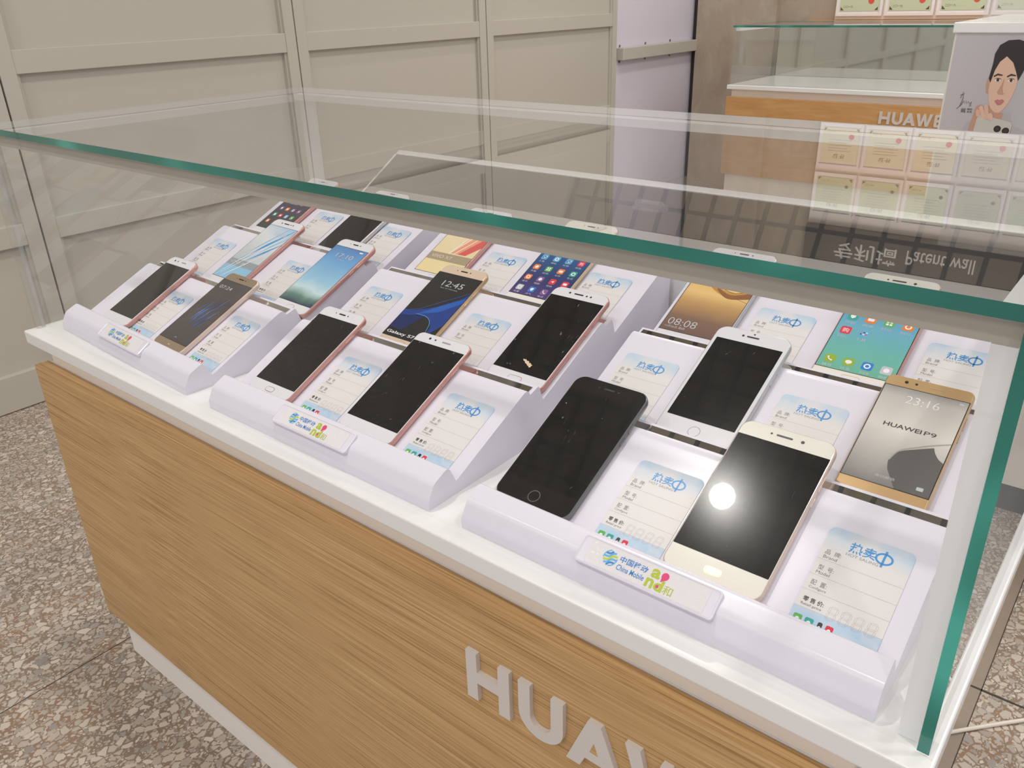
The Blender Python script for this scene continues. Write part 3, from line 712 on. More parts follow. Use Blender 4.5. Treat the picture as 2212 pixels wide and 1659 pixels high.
        ribbon(sm([(0, .81), (.2, .72), (.45, .61), (.75, .56), (1, .64)], False), .0007, pm('s4', (96, 66, 40)), 6e-5)
        ribbon(sm([(0, .74), (.3, .60), (.6, .53), (1, .47)], False), .0005, pm('s5', (150, 112, 66)), 6e-5)
        text(g, '08:08', -sx * .88, sx * .03, S0 + H * .068, S0 + H * .145, z + 8e-5, GY, -0.012)
        text(g, '11月26日 周四', -sx * .88, -sx * .25, S0 + H * .03, S0 + H * .055, z + 8e-5, GY, 0)

# ------------------------------------------------------------------ phones
BEZ = {'white': mat('white_glass_bezel', (222, 222, 226), .12, coat=.5), 'cream': mat('cream_glass_bezel', (232, 228, 218), .12, coat=.5), 'black': mat('black_glass_bezel', (22, 21, 21), .1, coat=.5),
       'gold': mat('gold_bezel', (200, 166, 118), .28, metal=.35), 'bronze': mat('bronze_bezel', (156, 136, 112), .3, metal=.3), 'champagne': mat('champagne_bezel', (226, 204, 180), .25, metal=.2)}
SID = {'rose': mat('rose_metal', (206, 156, 148), .3, metal=.6), 'silver': mat('silver_metal', (196, 196, 198), .28, metal=.7), 'gold': mat('gold_metal', (206, 178, 142), .3, metal=.6),
       'grey': mat('dark_grey_metal', (120, 120, 122), .32, metal=.7), 'pinkgold': mat('pale_rose_metal', (222, 202, 190), .3, metal=.5), 'champagne': mat('champagne_metal', (214, 194, 166), .3, metal=.5)}
M_HOLE = mat('black_hole', (18, 18, 20), .3)
def phone(label, bez, side, w, L, pic, smat, r=.009, top=.016, bot=.016, sidem=.003, home=None, extras='std', t=.0075, group=None):
    o = empty('smartphone'); tag(o, label, 'smartphone', group or 'display phones on the white stands')
    b, s = BEZ[bez], SID[side]
    def lp(i, z): return [(x, y, z) for x, y in rrect(-w / 2 + i, w / 2 - i, i, L - i, max(.001, r - i), 7)]
    MB().loft([lp(.0016, 0), lp(.0004, .0012), lp(0, .0030), lp(0, t - .0024), lp(.0004, t - .0008), lp(.0012, t - .0002)], s).build('body', o)
    MB().loft([lp(.0012, t - .0003), lp(.0012, t - .00005), lp(.0016, t + .0001)], b, smooth=False).build('front_glass', o)
    z = t + .0001; S0, S1, sx = bot, L - top, w / 2 - sidem
    sc_ = MB(); sc_.prism(rrect(-sx, sx, S0, S1, .0004, 1), z - .00003, z + .00008, smat); scr = sc_.build('screen', o)
    if sidem > .0025 or pic not in (None,):
        fr = MB(); 
        for q in ([(-sx - .0007, S0 - .0007), (sx + .0007, S0 - .0007), (sx + .0007, S1 + .0007), (-sx - .0007, S1 + .0007)],): fr.poly(q, z + .00003, M_HOLE)
        if pic: fr.build('screen_border', o)
    if pic:
        g = MB(); graphics(pic, g, w, L, z + .00009, S0, S1, sx)
        if g.f: plabel(g.build('screen_print', scr), 'printed pictures and clock of the display')
    # home key
    hy = bot / 2
    if home == 'round':
        mb = MB()
        for q in stroke([(.0055 * math.cos(a), hy + .0055 * math.sin(a)) for a in [2 * math.pi * k / 28 for k in range(29)]], .0006): mb.poly(q, z + 6e-5, SID['grey'] if bez == 'black' else M_INKG)
        mb.build('home_button', o)
    elif home in ('oval', 'oval_gold', 'oval_wide'):
        hw = .0072 if home != 'oval_wide' else .0090
        mb = MB(); outer = rrect(-hw, hw, hy - .0034, hy + .0034, .0033, 5); inner = rrect(-hw + .0006, hw - .0006, hy - .0028, hy + .0028, .0027, 5)
        mb.prism(outer, z + 1e-5, z + .00012, s if home != 'oval_gold' else SID['gold']); mb.prism(inner, z + 2e-5, z + .00022, b if home != 'oval_gold' else BEZ['champagne']); mb.build('home_button', o)
    elif home == 'arc':
        mb = MB()
        for q in stroke([(-.002, hy + .001), (0, hy - .0006), (.002, hy + .001)], .0006): mb.poly(q, z + 6e-5, WHT)
        mb.build('home_button', o)
    # earpiece and front camera
    ty = L - top * .5
    ear, camx, sensors = {'std': ((0, .0055), None, ((-.011, .0007), (.010, .0009))), 'apple': ((0, .0062), (-.010, ty, .0013), ((0, .0009, .0042),)), 'right': ((-.002, .0068), (.013, ty, .0015), ((-.013, .0010),)),
                          'left2': ((.006, .0060), (-.018, ty, .0015), ((-.010, .0011),)), 'four': ((-.002, .0060), (-.014, ty, .0013), ((.0085, .0011), (.014, .0012)))}[extras]
    mb = MB(); mb.prism(rrect(ear[0] - ear[1], ear[0] + ear[1], ty - .0009, ty + .0009, .0008, 4), z, z + .0002, M_HOLE if bez not in ('gold',) and extras != 'left2' else (SID['gold'] if bez == 'gold' else M_INKG)); mb.build('earpiece', o)
    if camx: MB().prism(circ(camx[0], camx[1], camx[2], 14), z, z + .0002, M_HOLE).build('front_camera', o)
    for q in sensors: MB().prism(circ(q[0], ty + (q[2] if len(q) > 2 else 0), q[1], 12), z, z + .0002, M_HOLE).build('sensor', o)
    # side keys
    mb = MB(); mb.box(w / 2 - .0003, w / 2 + .0006, L * .60, L * .66, .0026, .0046, s); mb.box(w / 2 - .0003, w / 2 + .0006, L * .70, L * .80, .0026, .0046, s); mb.build('side_keys', o, bevel=.0002)
    return o
A25 = math.atan2(.0495, .104)
def stand_frame(st, k):
    """local frame on tier k of a stand, expressed in stand-space"""
    y0, z0, a = frame(k)
    (lx, ly), rot, W, _ = STANDS[st]
    return (Matrix.Translation((lx, ly, 0)) @ Matrix.Rotation(rot, 4, 'Z') @ Matrix.Translation((0, y0, z0)) @ Matrix.Rotation(a, 4, 'X'))
def place(o, st, k, xw, s, off=.0004, spin=0.0):
    """xw is the centre measured along the counter, s the distance up the slope"""
    F = stand_frame(st, k); lx = STANDS[st][0][0]
    base = F.inverted() @ Vector((xw, F.translation.y, F.translation.z))
    M2 = F @ Matrix.Translation((xw - lx, s, off)) @ Matrix.Rotation(spin, 4, 'Z')
    o.matrix_basis = M2; return o
BK = [black_screen('black_screen_%d' % i, sv, i * 3.1) for i, sv in enumerate((.25, .35, .9, .8, .8, .7, .45, .3))]
sm_feather = grad_screen('night_screen', [(0, (58, 54, 54)), (.5, (76, 66, 66)), (1, (60, 56, 54))])
sm_rays = grad_screen('pale_ray_screen', [(0, (150, 196, 222)), (.35, (188, 196, 200)), (.7, (214, 218, 220)), (1, (150, 190, 220))], tilt=3.0)
sm_blue = grad_screen('blue_sky_screen', [(.10, (44, 62, 84)), (.20, (96, 132, 120)), (.30, (196, 220, 226)), (.42, (150, 196, 222)), (.65, (108, 164, 212)), (.95, (78, 112, 172))], nz=.22)
sm_plum = grad_screen('plum_screen', [(.1, (58, 58, 62)), (.5, (66, 60, 72)), (.9, (84, 72, 118))])
sm_cream = grad_screen('cream_screen', [(0, (232, 214, 158)), (.35, (226, 208, 166)), (1, (232, 214, 184))])
sm_navy = grad_screen('navy_screen', [(.1, (74, 58, 116)), (.3, (44, 54, 104)), (.55, (40, 84, 136)), (.85, (60, 150, 182))])
sm_black = grad_screen('edge_black_screen', [(0, (24, 24, 24)), (1, (40, 38, 36))])
sm_leaf = grad_screen('silver_screen', [(.10, (128, 126, 124)), (.30, (182, 178, 173)), (.50, (222, 216, 208)), (.72, (196, 191, 185)), (.85, (118, 115, 112)), (1, (96, 94, 92))], nz=.10)
sm_silk = grad_screen('bronze_silk_screen', [(.05, (104, 82, 74)), (.25, (128, 98, 80)), (.42, (190, 148, 92)), (.52, (226, 190, 124)), (.7, (214, 168, 92)), (1, (222, 182, 110))], nz=.05)
sm_teal = grad_screen('teal_screen', [(.05, (108, 178, 150)), (.3, (104, 178, 168)), (.5, (104, 172, 194)), (.75, (92, 132, 178)), (1, (92, 110, 170))], nz=.06)
PH = []
def addp(desc, st, k, xc, s, w, L, spin=0.0, **kw):
    o = phone(desc, w=w, L=L, **kw); place(o, st, k, xc, s, spin=spin); PH.append(o); return o
# left stand
addp('white phone with rose side and blank black screen, front tier of left stand', 'left', 0, .1300, .001, .070, .138, bez='white', side='rose', pic=None, smat=BK[0], r=.010, extras='left2', sidem=.0022, spin=.02)
addp('bronze phone with a blue feather picture and clock 07:24', 'left', 0, .2790, .001, .071, .143, bez='bronze', side='pinkgold', pic='feather', smat=sm_feather, home='arc', sidem=.0018, top=.015, bot=.014)
addp('white phone with pale blue and white ray wallpaper, middle tier of left stand', 'left', 1, .1910, .001, .074, .151, bez='white', side='rose', pic='rays', smat=sm_rays, home='oval', extras='four', r=.010, sidem=.002)
addp('white phone with blurred blue sky wallpaper and clock 17:10', 'left', 1, .3600, .001, .073, .145, bez='white', side='rose', pic='clock_blue', smat=sm_blue, home='oval', r=.010, sidem=.002)
addp('phone with a plum home screen of small app icons, rear tier of left stand', 'left', 2, .1050, .003, .075, .150, bez='white', side='rose', pic='apps_plum', smat=sm_plum, sidem=.0016)
addp('black-screened phone with silver side, rear tier of left stand', 'left', 2, .2780, .003, .076, .150, bez='white', side='silver', pic=None, smat=BK[1], sidem=.0016, top=.010, bot=.010)
# middle stand
addp('white phone with oval key and unmarked black screen, front left of middle stand', 'middle', 0, .5020, .001, .073, .141, bez='white', side='rose', pic=None, smat=BK[0], home='oval', r=.009, sidem=.0018)
addp('white phone with scratched black screen and two camera dots, front tier of middle stand', 'middle', 0, .6615, .001, .078, .144, bez='white', side='rose', pic=None, smat=BK[2], extras='left2', r=.0085, sidem=.0018, top=.014, bot=.017)
addp('champagne phone with blue curved fold wallpaper and clock 12:45', 'middle', 1, .5775, .001, .072, .143, bez='champagne', side='gold', pic='edge_blue', smat=sm_black, home='oval', r=.010, sidem=.0009, top=.016, bot=.013)
addp('white phone with a chipped black screen and wide oval key', 'middle', 1, .7470, .001, .0745, .148, bez='white', side='rose', pic=None, smat=BK[3], home='oval_wide', extras='four', r=.010, sidem=.0018, top=.015, bot=.017)
addp('phone with a cream and coral ray wallpaper, rear tier of middle stand', 'middle', 2, .5010, .003, .076, .150, bez='white', side='rose', pic='cream', smat=sm_cream, home='oval', sidem=.0018, bot=.013)
addp('phone with a navy home screen full of app icons, rear of middle stand', 'middle', 2, .6650, .003, .077, .157, bez='cream', side='champagne', pic='apps_navy', smat=sm_navy, home=None, extras='std', r=.009, sidem=.0016, bot=.013)
# right stand
addp('all-black phone with round home key, front tier of right stand', 'right', 0, .8725, .001, .0795, .149, bez='black', side='grey', pic=None, smat=BK[4], home='round', extras='std', r=.011, sidem=.003, top=.018, bot=.023)
addp('large cream phone with a gold oval key, lamp glare on its black screen', 'right', 0, 1.0398, .001, .080, .154, bez='cream', side='pinkgold', pic=None, smat=BK[6], home='oval_gold', extras='right', r=.010, sidem=.0016, top=.0165, bot=.0215)
addp('white phone with round home key and scratched black screen', 'right', 1, .9520, .001, .0760, .145, bez='white', side='silver', pic=None, smat=BK[5], home='round', extras='apple', r=.011, sidem=.0045, top=.0175, bot=.0235)
addp('gold phone with grey leaf wallpaper and clock 23:16', 'right', 1, 1.1140, .001, .0700, .133, bez='gold', side='gold', pic='leaf', smat=sm_leaf, extras='left2', r=.006, sidem=.0020, top=.0135, bot=.017)
addp('phone with gold silk wallpaper and clock 08:08', 'right', 2, .8735, .001, .077, .154, bez='white', side='silver', pic='silk', smat=sm_silk, extras='std', sidem=.0022, bot=.0145, top=.012)
addp('phone with a teal home screen and green call icons, rear of right stand', 'right', 2, 1.0420, .001, .074, .155, bez='cream', side='rose', pic='apps_teal', smat=sm_teal, home='oval_wide', extras='right', sidem=.0018, bot=.0155)
# chip in the screen of the phone on the middle stand
ch = MB(); cm = mat('chipped_spot', (214, 190, 160), .8, noise=.3, nscale=300)
ch.poly([(-.0070, .0352), (-.0052, .0331), (-.0030, .0325), (-.0012, .0304), (.0010, .0301), (.0030, .0283), (.0052, .0277), (.0063, .0262), (.0080, .0272), (.0078, .0290), (.0088, .0303), (.0066, .0308), (.0050, .0325), (.0028, .0321), (.0016, .0342), (-.0010, .0339), (-.0030, .0356), (-.0050, .0352)], .00775, cm)
plabel(ch.build('screen_chip', [c for c in PH[9].children if c.name.startswith('screen')][0]), 'beige chipped spot low on the screen')

# ------------------------------------------------------------------ price cards
def paper_mat(sh=0.0):
    m, nt, b = new_mat('card_paper'); tc = N(nt, 'ShaderNodeTexCoord'); sp = N(nt, 'ShaderNodeSeparateXYZ'); nt.links.new(tc.outputs['Object'], sp.inputs[0])
    nz = N(nt, 'ShaderNodeTexNoise', i_Scale=70.0, i_Detail=3.0); nt.links.new(tc.outputs['Object'], nz.inputs['Vector'])
    v = mth(nt, 'ADD', sp.outputs[1], sh); ax = mth(nt, 'ABSOLUTE', sp.outputs[0])
    topk = mth(nt, 'MULTIPLY', mth(nt, 'SUBTRACT', v, .0655), 42.0, clamp=True)
    cor = mth(nt, 'MULTIPLY_ADD', ax, 22.0, 0.25, clamp=True)
    nn = mth(nt, 'MULTIPLY_ADD', nz.outputs[0], 1.6, -.1, clamp=True)
    f1 = mth(nt, 'MULTIPLY', mth(nt, 'MULTIPLY', topk, cor), nn)
    f2 = mth(nt, 'MULTIPLY', mth(nt, 'LESS_THAN', v, .0160), mth(nt, 'MULTIPLY_ADD', nz.outputs[0], 1.0, -.05, clamp=True))
    f = mth(nt, 'ADD', f1, f2, clamp=True)
    mx = N(nt, 'ShaderNodeMix', data_type='RGBA'); nt.links.new(f, mx.inputs[0]); mx.inputs[6].default_value = (*s2l((221, 217, 216)), 1); mx.inputs[7].default_value = (*s2l((110, 184, 230)), 1)
    nt.links.new(mx.outputs[2], b.inputs['Base Color']); b.inputs['Roughness'].default_value = .4
    return m
def card_mesh(Hc=.0870):
    """card, 60 x 88 mm; its lowest part tucks behind the lip"""
    W2 = .030; PM = paper_mat(.0870 - Hc)
    c = MB(); c.prism([(W2, 0)] + [p for p in rrect(-W2, W2, 0, Hc, .005, 6) if p[1] > .02] + [(-W2, 0)], 0, .0004, PM)
    z = .00045; z2 = .0005
    T = Hc
    text(c, '热卖', -.0125, .0060, T - .0165, T - .0075, z, M_INKB, .016)
    for q in stroke([(.0115 + .0055 * math.cos(a), T - .0125 + .0042 * math.sin(a)) for a in [2 * math.pi * k / 22 for k in range(23)]], .0015): c.poly(q, z, M_INKB)
    for q in stroke([(.0115, T - .0058), (.0112, T - .0195)], .0016): c.poly(q, z, M_INKB)
    text(c, 'HOT SALING', -.0130, .0095, T - .0198, T - .0175, z, M_INKG, .006)
    for i, (a, b_, v) in enumerate((('品  牌:', 'Brand', .0202), ('型  号:', 'Model', .0340), ('配  置:', 'Configure', .0473), ('零 售 价:', 'Retail price', .0615))):
        ink = M_INKK if i == 3 else mat('soft_black_ink', (104, 100, 100), .4)
        text(c, a, -.0262, -.0150 if i < 3 else -.0115, T - v - .0042, T - v, z, ink, .02 if i == 3 else 0)
        text(c, b_, -.0262, (-.0165, -.0165, -.0140, -.0118)[i], T - v - .0078, T - v - .0052, z, ink, 0)
        yl = T - v - .0092
        c.poly([(-W2, yl - .00008), (W2, yl - .00008), (W2, yl + .00008), (-W2, yl + .00008)], z, M_INKG)
    # outlined seven-segment digits
    for d in range(4):
        ox, oy, w, h = -.0075 + d * .0088, T - .0725, .0052, .0100
        segs = [((0, 0), (w, 0)), ((0, h / 2), (w, h / 2)), ((0, h), (w, h)), ((0, 0), (0, h / 2)), ((w, 0), (w, h / 2)), ((0, h / 2), (0, h)), ((w, h / 2), (w, h))]
        for (a, b_) in segs:
            hor = a[1] == b_[1]; k = .0006
            if hor: o6 = [(a[0] + .0003, a[1]), (a[0] + .0009, a[1] + k), (b_[0] - .0009, a[1] + k), (b_[0] - .0003, a[1]), (b_[0] - .0009, a[1] - k), (a[0] + .0009, a[1] - k)]
            else: o6 = [(a[0], a[1] + .0003), (a[0] + k, a[1] + .0009), (a[0] + k, b_[1] - .0009), (a[0], b_[1] - .0003), (a[0] - k, b_[1] - .0009), (a[0] - k, a[1] + .0009)]
            sk = lambda p: (ox + p[0] + p[1] * .08, oy + p[1])
            for q in stroke([sk(p) for p in o6 + [o6[0]]], .00013): c.poly(q, z, M_INKG)
    # row of small app symbols half hidden by the lip
    for x, m_, s in ((-.0240, GR, .0030), (-.0160, TL, .0030), (-.0085, M_HOLE, .0016), (-.0020, RD, .0026)):
        for pl, zz, mm in ((rrect(x - s, x + s, T - .0830, T - .0765, .0012, 3), z, m_), (circ(x, T - .0802, s * .5, 8), z2, WHT)):
            pl = clip_rect(pl, -1, 1, .0002, 1)
            if len(pl) > 2: c.poly(pl, zz, mm)
    return c.mesh('price_card')
CM = {d: card_mesh(.0870 + d) for d in (0, -.003, -.005)}
CARDS = [('left', 0, .1895, 0, 'between the two phones on the front tier, left stand'), ('left', 0, .3530, 0, 'at the right end of the front tier, left stand'),
         ('left', 1, .0910, 0, 'at the left end of the middle tier, left stand'), ('left', 1, .2880, 0, 'between the two phones on the middle tier, left stand'),
         ('left', 2, .1890, 0, 'between the two phones on the rear tier, left stand'), ('left', 2, .3460, 0, 'at the right end of the rear tier, left stand'),
         ('middle', 0, .5815, 0, 'between the two phones on the front tier, middle stand'), ('middle', 0, .7420, 0, 'at the right end of the front tier, middle stand, with lamp glare'),
         ('middle', 1, .4830, -.003, 'at the left end of the middle tier, middle stand'), ('middle', 1, .6580, -.003, 'between the two phones on the middle tier, middle stand'),
         ('middle', 2, .5785, -.005, 'between the two phones on the rear tier, middle stand'), ('middle', 2, .7355, -.005, 'at the right end of the rear tier, middle stand'),
         ('right', 0, .9660, 0, 'between the two phones on the front tier, right stand'), ('right', 0, 1.1290, 0, 'at the right end of the front tier, right stand'),
         ('right', 1, .8690, 0, 'at the left end of the middle tier, right stand'), ('right', 1, 1.0333, 0, 'between the two phones on the middle tier, right stand'),
         ('right', 2, .9527, -.005, 'between the two phones on the rear tier, right stand'), ('right', 2, 1.1200, -.005, 'at the right end of the rear tier, right stand')]
for st, k, xc, ds, lab in CARDS:
    o = bpy.data.objects.new('price_card', CM[ds]); COL.objects.link(o)
    place(o, st, k, xc, .0005 + max(ds, -.0) * 0, off=.0002)
    tag(o, 'blue-headed price card ' + lab, 'price card', 'blue-headed price cards on the stands')

# ------------------------------------------------------------------ mirror-topped riser behind the stands, with clear lock holder
r = empty('mirrored_riser', (0.18, 0.439, 0)); tag(r, 'sloping mirror-topped riser with a white top edge behind the phone stands', 'mirror')
Wd = 1.005; za, zb, yb = .0994, .1748, .126
pts = [(0.0, 0.0), (yb, 0.0), (yb, zb), (0.0, za)]
mb = MB(); vs = [(x, y, z) for x in (0, Wd) for y, z in pts]
mb.add(vs, [(0, 1, 2, 3), (7, 6, 5, 4), (0, 4, 5, 1), (1, 5, 6, 2), (3, 2, 6, 7), (0, 3, 7, 4)], M_WHITE); mb.build('body', r, fixn=True)
sl = math.atan2(zb - za, yb); F = Matrix.Translation((0, 0, za)) @ Matrix.Rotation(sl, 4, 'X'); Ls = math.hypot(yb, zb - za)
MB().box(0.004, Wd - .001, 0.001, Ls - 0.001, .0004, .0024, M_MIRROR, F).build('mirror', r)
MB().box(0.002, Wd, Ls - .0005, Ls + .0095, -.004, .0034, M_WHITE, F).build('top_edge', r)
MB().box(0.0, 0.0035, 0.0, Ls, .0002, .0030, M_WHITE, F).build('end_edge', r)
lk = empty('lock_holder', (0.655, 0.523, .1475)); lk.rotation_euler = (sl, 0, 0.0); tag(lk, 'small clear plastic holder lying on the sloping mirror', 'holder')
MB().prism(rrect(0, .078, 0, .030, .004), .0005, .0025, M_PLASTIC).build('plate', lk)
MB().box(.018, .058, .006, .022, .0026, .007, M_PLASTIC).build('raised_frame', lk, bevel=.001)
mb = MB(); mb.prism(circ(.062, .013, .0055, 18), .0026, .0060, SID['grey']); mb.build('knob', lk)

# ------------------------------------------------------------------ certificate wall
tag(MB().box(-0.49, 1.6, YB - 0.10, YB - 0.001, 0.20, 0.262, M_WOOD_FAR).build('trim_8'), None, None, kind='structure')
M_BOARD = mat('board_white', (226, 214, 204), .3)
bd = MB().box(-0.362, 1.30, YB - 0.030, YB - 0.002, 0.264, 1.335, M_BOARD).build('certificate_board'); tag(bd, 'tall white board holding rows of certificates above the far counter', 'board')
M_CG = mat('certificate_green', (196, 204, 170), .25, coat=.5); M_CY = mat('certificate_cream', (226, 216, 186), .25, coat=.5); M_CF = mat('certificate_frame_white', (232, 224, 220), .25, coat=.5)
M_SEAL = mat('red_seal', (214, 84, 70), .4); M_FOIL = mat('dark_foil', (92, 84, 60), .4); M_CPT = mat('certificate_pink', (232, 214, 200), .25, coat=.5)
def cert_parts(row):
    face = [M_CG, M_CY, M_CY, M_CG][row % 4]
    fr = MB(); w, h = .112, .112
    fr.box(-w, w, -.006, 0, -h, h, M_CF)
    for (x0, x1, z0, z1) in ((-w, -w + .012, -h, h), (w - .012, w, -h, h), (-w + .012, w - .012, -h, -h + .012), (-w + .012, w - .012, h - .012, h)): fr.box(x0, x1, -.011, -.006, z0, z1, M_CF)
    pa = MB(); pa.box(-w + .017, w - .017, -.0078, -.0065, -h + .022, h - .022, face)
    y = -.0082
    def rect(x0, x1, z0, z1, m): pa.add([(x0, y, z0), (x1, y, z0), (x1, y, z1), (x0, y, z1)], [(0, 1, 2, 3)], m)
    X = Matrix(((1, 0, 0, 0), (0, 0, 0, y), (0, 1, 0, 0), (0, 0, 0, 1)))
    text(pa, '证书', -.03, .03, .045, .068, 0, M_FOIL, 0, X)
    for j in range(5): rect(-.06, .06 - .02 * (j % 2), .028 - j * .014, .030 - j * .014, M_INKG)
    text(pa, '二〇一九', -.078, -.030, -.075, -.064, 0, M_FOIL, 0, X)
    for sx_ in (-1, 1):
        xx = sx_ * (w - .022)
        pa.add([(xx, y, -h + .026), (xx - sx_ * .016, y, -h + .026), (xx, y, -h + .042)], [(0, 1, 2) if sx_ < 0 else (0, 2, 1)], M_FOIL)
    if row % 2 == 0: pa.add([(x, y - .0003, z) for x, z in circ(.055, -.045, .014, 16)], [tuple(range(16))], M_SEAL)
    else: pa.add([(x, y - .0003, z) for x, z in circ(.065, -.045, .010, 6)], [tuple(range(6))], M_FOIL)
    return fr.mesh('frame'), pa.mesh('certificate')
CP = [cert_parts(i) for i in range(4)]
rown = ['bottom', 'second', 'third', 'top']; coln = ['first', 'second', 'third', 'fourth', 'fifth', 'sixth', 'seventh']
for j in range(4):
    for i in range(7):
        x, z = -0.245 + .235 * i, .392 + .258 * j
        o = empty('framed_certificate', (x, YB - 0.0305, z)); 
        tag(o, 'white-framed %s certificate, %s row from the bottom, %s column from the left' % (['green', 'cream', 'cream', 'green'][j], ['first', 'second', 'third', 'fourth'][j], coln[i]), 'certificate', 'framed certificates on the far wall')
        for nm, me in zip(('frame', 'certificate'), CP[j]):
            c = bpy.data.objects.new(nm, me); COL.objects.link(c); c.parent = o
sg = MB().box(-0.362, 1.6, YB - 0.06, YB - 0.002, 1.338, 2.10, M_BLACKSIGN).build('wall_sign'); tag(sg, 'black sign band above the certificates reading Patent wall', 'sign')
X = Matrix(((1, 0, 0, 0), (0, 0, -1, YB - 0.061), (0, 1, 0, 0), (0, 0, 0, 1)))
mb = MB(); text(mb, '专利墙', -0.19, 0.14, 1.41, 1.505, 0, M_LETTER, .01, X); text(mb, 'Patent wall', 0.185, 0.51, 1.405, 1.480, 0, M_LETTER, .005, X)
plabel(mb.build('sign_lettering', sg), 'white lettering')

# ------------------------------------------------------------------ promotion box with the portrait poster
def promo():
    r = empty('promotion_box', (0.842, 1.35, -0.6)); tag(r, 'tall white promotion box with a portrait poster, right of the glass counter', 'promotion box')
    W, Dp, Ht = .56, .42, .932
    MB().box(.01, W - .01, .012, Dp, 0, .065, M_DARK).build('base', r)
    MB().box(0, W, 0, Dp, .065, Ht, mat('box_white', (226, 221, 212), .4)).build('body', r, bevel=.001)
    MB().box(-.004, W + .004, -.004, Dp + .004, Ht, Ht + .018, M_WHITE).build('shelf', r, bevel=.002)
    gp = MB().box(.03, W, .05, .054, Ht + .019, Ht + .30, M_PLASTIC).build('clear_panel', r); plabel(gp, 'clear acrylic panel standing on the shelf')
    X = Matrix(((1, 0, 0, 0), (0, 0, -1, 0), (0, 1, 0, 0), (0, 0, 0, 1)))
    po = MB(); pmt, nt, b = new_mat('poster_grey'); tc = N(nt, 'ShaderNodeTexCoord'); sp = N(nt, 'ShaderNodeSeparateXYZ'); nt.links.new(tc.outputs['Object'], sp.inputs[0])
    rr = ramp(nt, [(0.0, (190, 186, 190)), (.25, (180, 176, 180)), (.5, (190, 200, 194))], mth(nt, 'MULTIPLY', sp.outputs[0], 2.4)); nt.links.new(rr.outputs[0], b.inputs['Base Color']); b.inputs['Roughness'].default_value = .3
    po.poly([(.004, .56), (W - .004, .56), (W - .004, Ht - .002), (.004, Ht - .002)], .0012, pmt, X); p = po.build('poster', r)
    # portrait, drawn from flat printed shapes: units mm from the poster's top left corner, y down
    LOW = [0.0]
    def F(pts, z, m, o): o.poly([(((a - 101) * .66 + 73) / 1000, Ht - (b_ * .655 + 10 - LOW[0]) / 1000) for a, b_ in reversed(pts)], z, m, X)
    def blob(cx, cy, rx, ry, n=24): return [(cx + rx * math.cos(2 * math.pi * k / n), cy + ry * math.sin(2 * math.pi * k / n)) for k in range(n)]
    skin = mat('print_skin', (218, 182, 160), .35); skin2 = mat('print_skin_deep', (190, 148, 126), .35); hair = mat('print_hair', (44, 38, 36), .35); shirt = mat('print_shirt', (176, 172, 176), .35)
    lip = mat('print_lip', (188, 116, 118), .35); eyew = mat('print_eye', (226, 216, 208), .35); brow = mat('print_brow', (62, 50, 46), .35); dev = mat('print_device', (196, 192, 184), .35)
    o = MB()
    LOW[0] = 8
    F([(60, 300), (52, 262), (62, 232), (80, 218), (104, 206), (112, 190), (168, 198), (176, 230), (230, 252), (250, 300)], .0014, shirt, o)
    LOW[0] = 0
    F([(103, 168), (150, 190), (146, 226), (126, 236), (106, 214)], .0016, skin2, o)
    face = [(101, 66), (99, 100), (102, 132), (108, 158), (117, 178), (128, 188), (140, 188), (152, 172), (162, 146), (167, 118), (168, 84), (160, 46), (128, 36)]
    F(face, .0018, skin, o)
    F([(96, 92), (94, 116), (97, 136), (102, 138), (102, 96)], .0019, skin2, o)
    F([(100, 62), (97, 100), (103, 110), (108, 78), (116, 56), (130, 42), (148, 58), (158, 78), (164, 92), (168, 104), (176, 80), (184, 40), (176, 8), (150, -0), (126, 2), (108, 14), (100, 36)], .0020, hair, o)
    for cx, tw in ((119, 0), (151, -1)):
        F([(cx - 11, 92), (cx - 2, 86), (cx + 10, 89), (cx + 10, 92), (cx - 2, 91), (cx - 10, 96)], .0021, brow, o)
        F([(cx - 8, 103), (cx - 2, 99), (cx + 5, 99), (cx + 9, 104), (cx + 2, 107), (cx - 5, 107)], .0021, eyew, o)
        F(blob(cx + 1, 103, 3.6, 3.9, 14), .0022, brow, o)
        F([(cx - 9, 102), (cx - 2, 97.5), (cx + 6, 98), (cx + 10, 103), (cx + 5, 99.6), (cx - 2, 99.4)], .0023, brow, o)
    F([(135, 98), (139, 120), (144, 136), (139, 141), (128, 140), (124, 135), (130, 118)], .0020, skin2, o)
    F([(136, 100), (141, 122), (146, 135), (140, 137), (136, 124)], .0021, skin, o)
    F([(122, 157), (129, 153), (134, 155), (140, 152), (147, 157), (140, 167), (131, 168)], .0021, lip, o)
    F([(122, 157), (134, 159), (147, 157), (134, 161)], .0022, skin2, o)
    # hand and the device held in front of the chest
    LOW[0] = 14
    F([(78, 214), (80, 196), (90, 190), (100, 196), (106, 214), (96, 300), (66, 300)], .0020, skin2, o)
    F([(82, 300), (88, 226), (94, 216), (172, 232), (178, 240), (172, 300)], .0023, dev, o)
    for k, (x0, y0, x1, y1) in enumerate(((86, 206, 90, 220), (92, 196, 104, 222), (104, 192, 114, 226), (119, 214, 124, 228))):
        d = Vector((x1 - x0, y1 - y0)).normalized(); nrm = Vector((-d.y, d.x)) * 5.0
        F([(x0 + nrm.x, y0 + nrm.y), (x0 - d.x * 4, y0 - d.y * 4), (x0 - nrm.x, y0 - nrm.y), (x1 - nrm.x, y1 - nrm.y), (x1 + d.x * 4, y1 + d.y * 4), (x1 + nrm.x, y1 + nrm.y)], .0025 + k * .0001, skin if k % 2 else mat('print_finger', (214, 176, 156), .35), o)
    F(blob(144, 252, 9, 9), .0025, hair, o); F(blob(165, 256, 9, 9), .0025, hair, o); F(blob(144, 252, 4, 4), .0026, brow, o); F(blob(165, 256, 4, 4), .0026, brow, o)
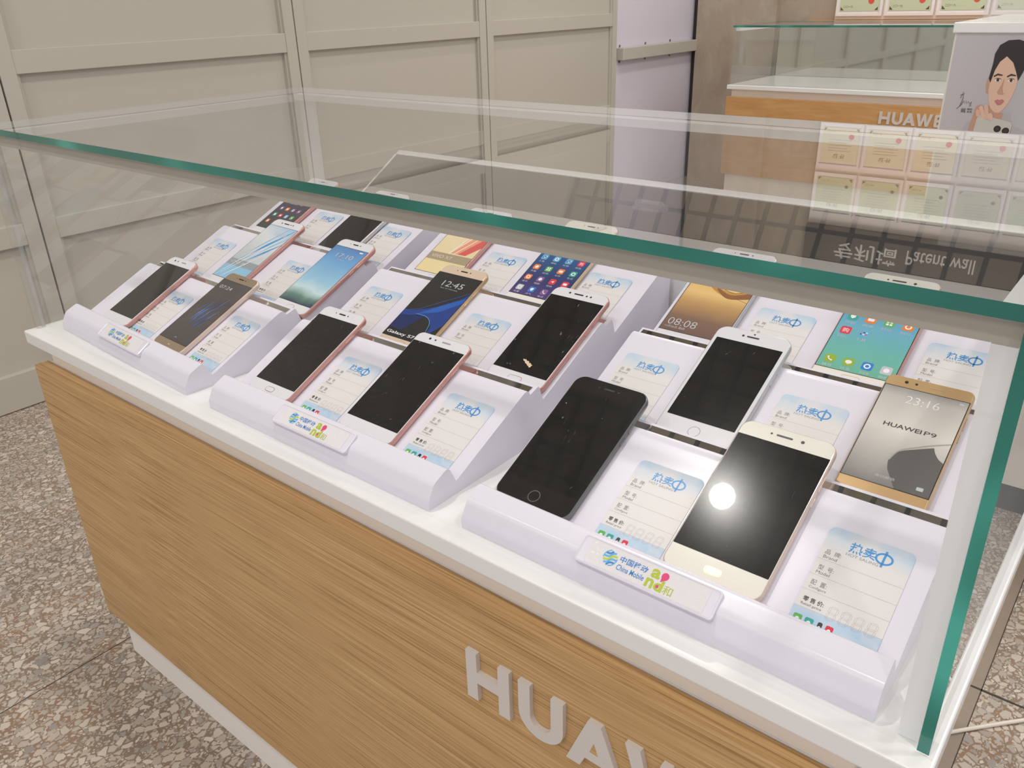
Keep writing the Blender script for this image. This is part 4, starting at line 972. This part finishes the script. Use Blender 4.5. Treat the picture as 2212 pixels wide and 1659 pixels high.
    # signature and small print
    for pl in ([(34, 176), (40, 158), (42, 176), (36, 196), (28, 204)], [(32, 168), (44, 164)], [(38, 196), (46, 182), (50, 188), (53, 182), (56, 189), (60, 183), (64, 189), (70, 184), (66, 196), (72, 194)]):
        for q in stroke([((.55 * a + 11.6) / 1000, Ht - (.675 * b_ - 7.7) / 1000) for a, b_ in pl], .0008): o.poly(q, .0020, M_INKK, X)
    text(o, '体验', .035, .043, Ht - .136, Ht - .128, .0020, M_INKK, .01, X); text(o, '精彩', .045, .054, Ht - .131, Ht - .128, .0020, M_INKK, .01, X); text(o, '发现', .045, .054, Ht - .136, Ht - .132, .0020, M_INKK, 0, X)
    plabel(o.build('portrait', p), 'printed portrait of a dark-haired person holding up a pale phone')
    lt = MB()
    lt.poly([(.232, .215), (.232, .098), (.236, .086), (.246, .078), (.40, .078), (.40, .098), (.262, .098), (.256, .104), (.256, .124), (.262, .130), (.40, .130), (.40, .150), (.268, .150), (.268, .188), (.40, .188), (.40, .215)][::-1], .0012, M_DARK, X)
    plabel(lt.build('lettering', r), 'large rounded black letter near the base')
    return r
promo()

# ------------------------------------------------------------------ cable on the floor, ceiling lights
path = []
for k in range(30):
    t = k / 29; x = 1.16 + .95 * t; y = .655 + .75 * t + .05 * math.sin(t * 7); path.append((x, y, -0.5968))
tag(MB().tube(path, .0030, mat('white_cable', (226, 218, 206), .45)).build('power_cable'), 'thin white cable on the terrazzo floor beside the counter', 'cable')
for i, (x, y) in enumerate(LAMPS):
    o = empty('ceiling_light', (x, y, CEIL - .010)); tag(o, 'round recessed downlight in the slatted ceiling', 'ceiling light', 'downlights in the slatted ceiling')
    a = [(0.062 * math.cos(t), .062 * math.sin(t)) for t in [2 * math.pi * k / 32 for k in range(32)]]; b_ = [(p[0] * .76, p[1] * .76) for p in a]
    MB().loft([[(*p, .0) for p in a], [(*p, .008) for p in a], [(*p, .008) for p in b_], [(*p, .0) for p in b_], [(*p, .0) for p in a]], M_TRIMW, cap=False, smooth=False).build('trim_ring', o)
    MB().prism(a, .012, .05, M_TRIMW).build('housing', o)

# ------------------------------------------------------------------ lift everything so the floor lies at z = 0
for o in list(COL.objects):
    if o.parent is None and o.type in ('MESH', 'EMPTY'):
        o.matrix_basis = Matrix.Translation((0, 0, Z0)) @ o.matrix_basis
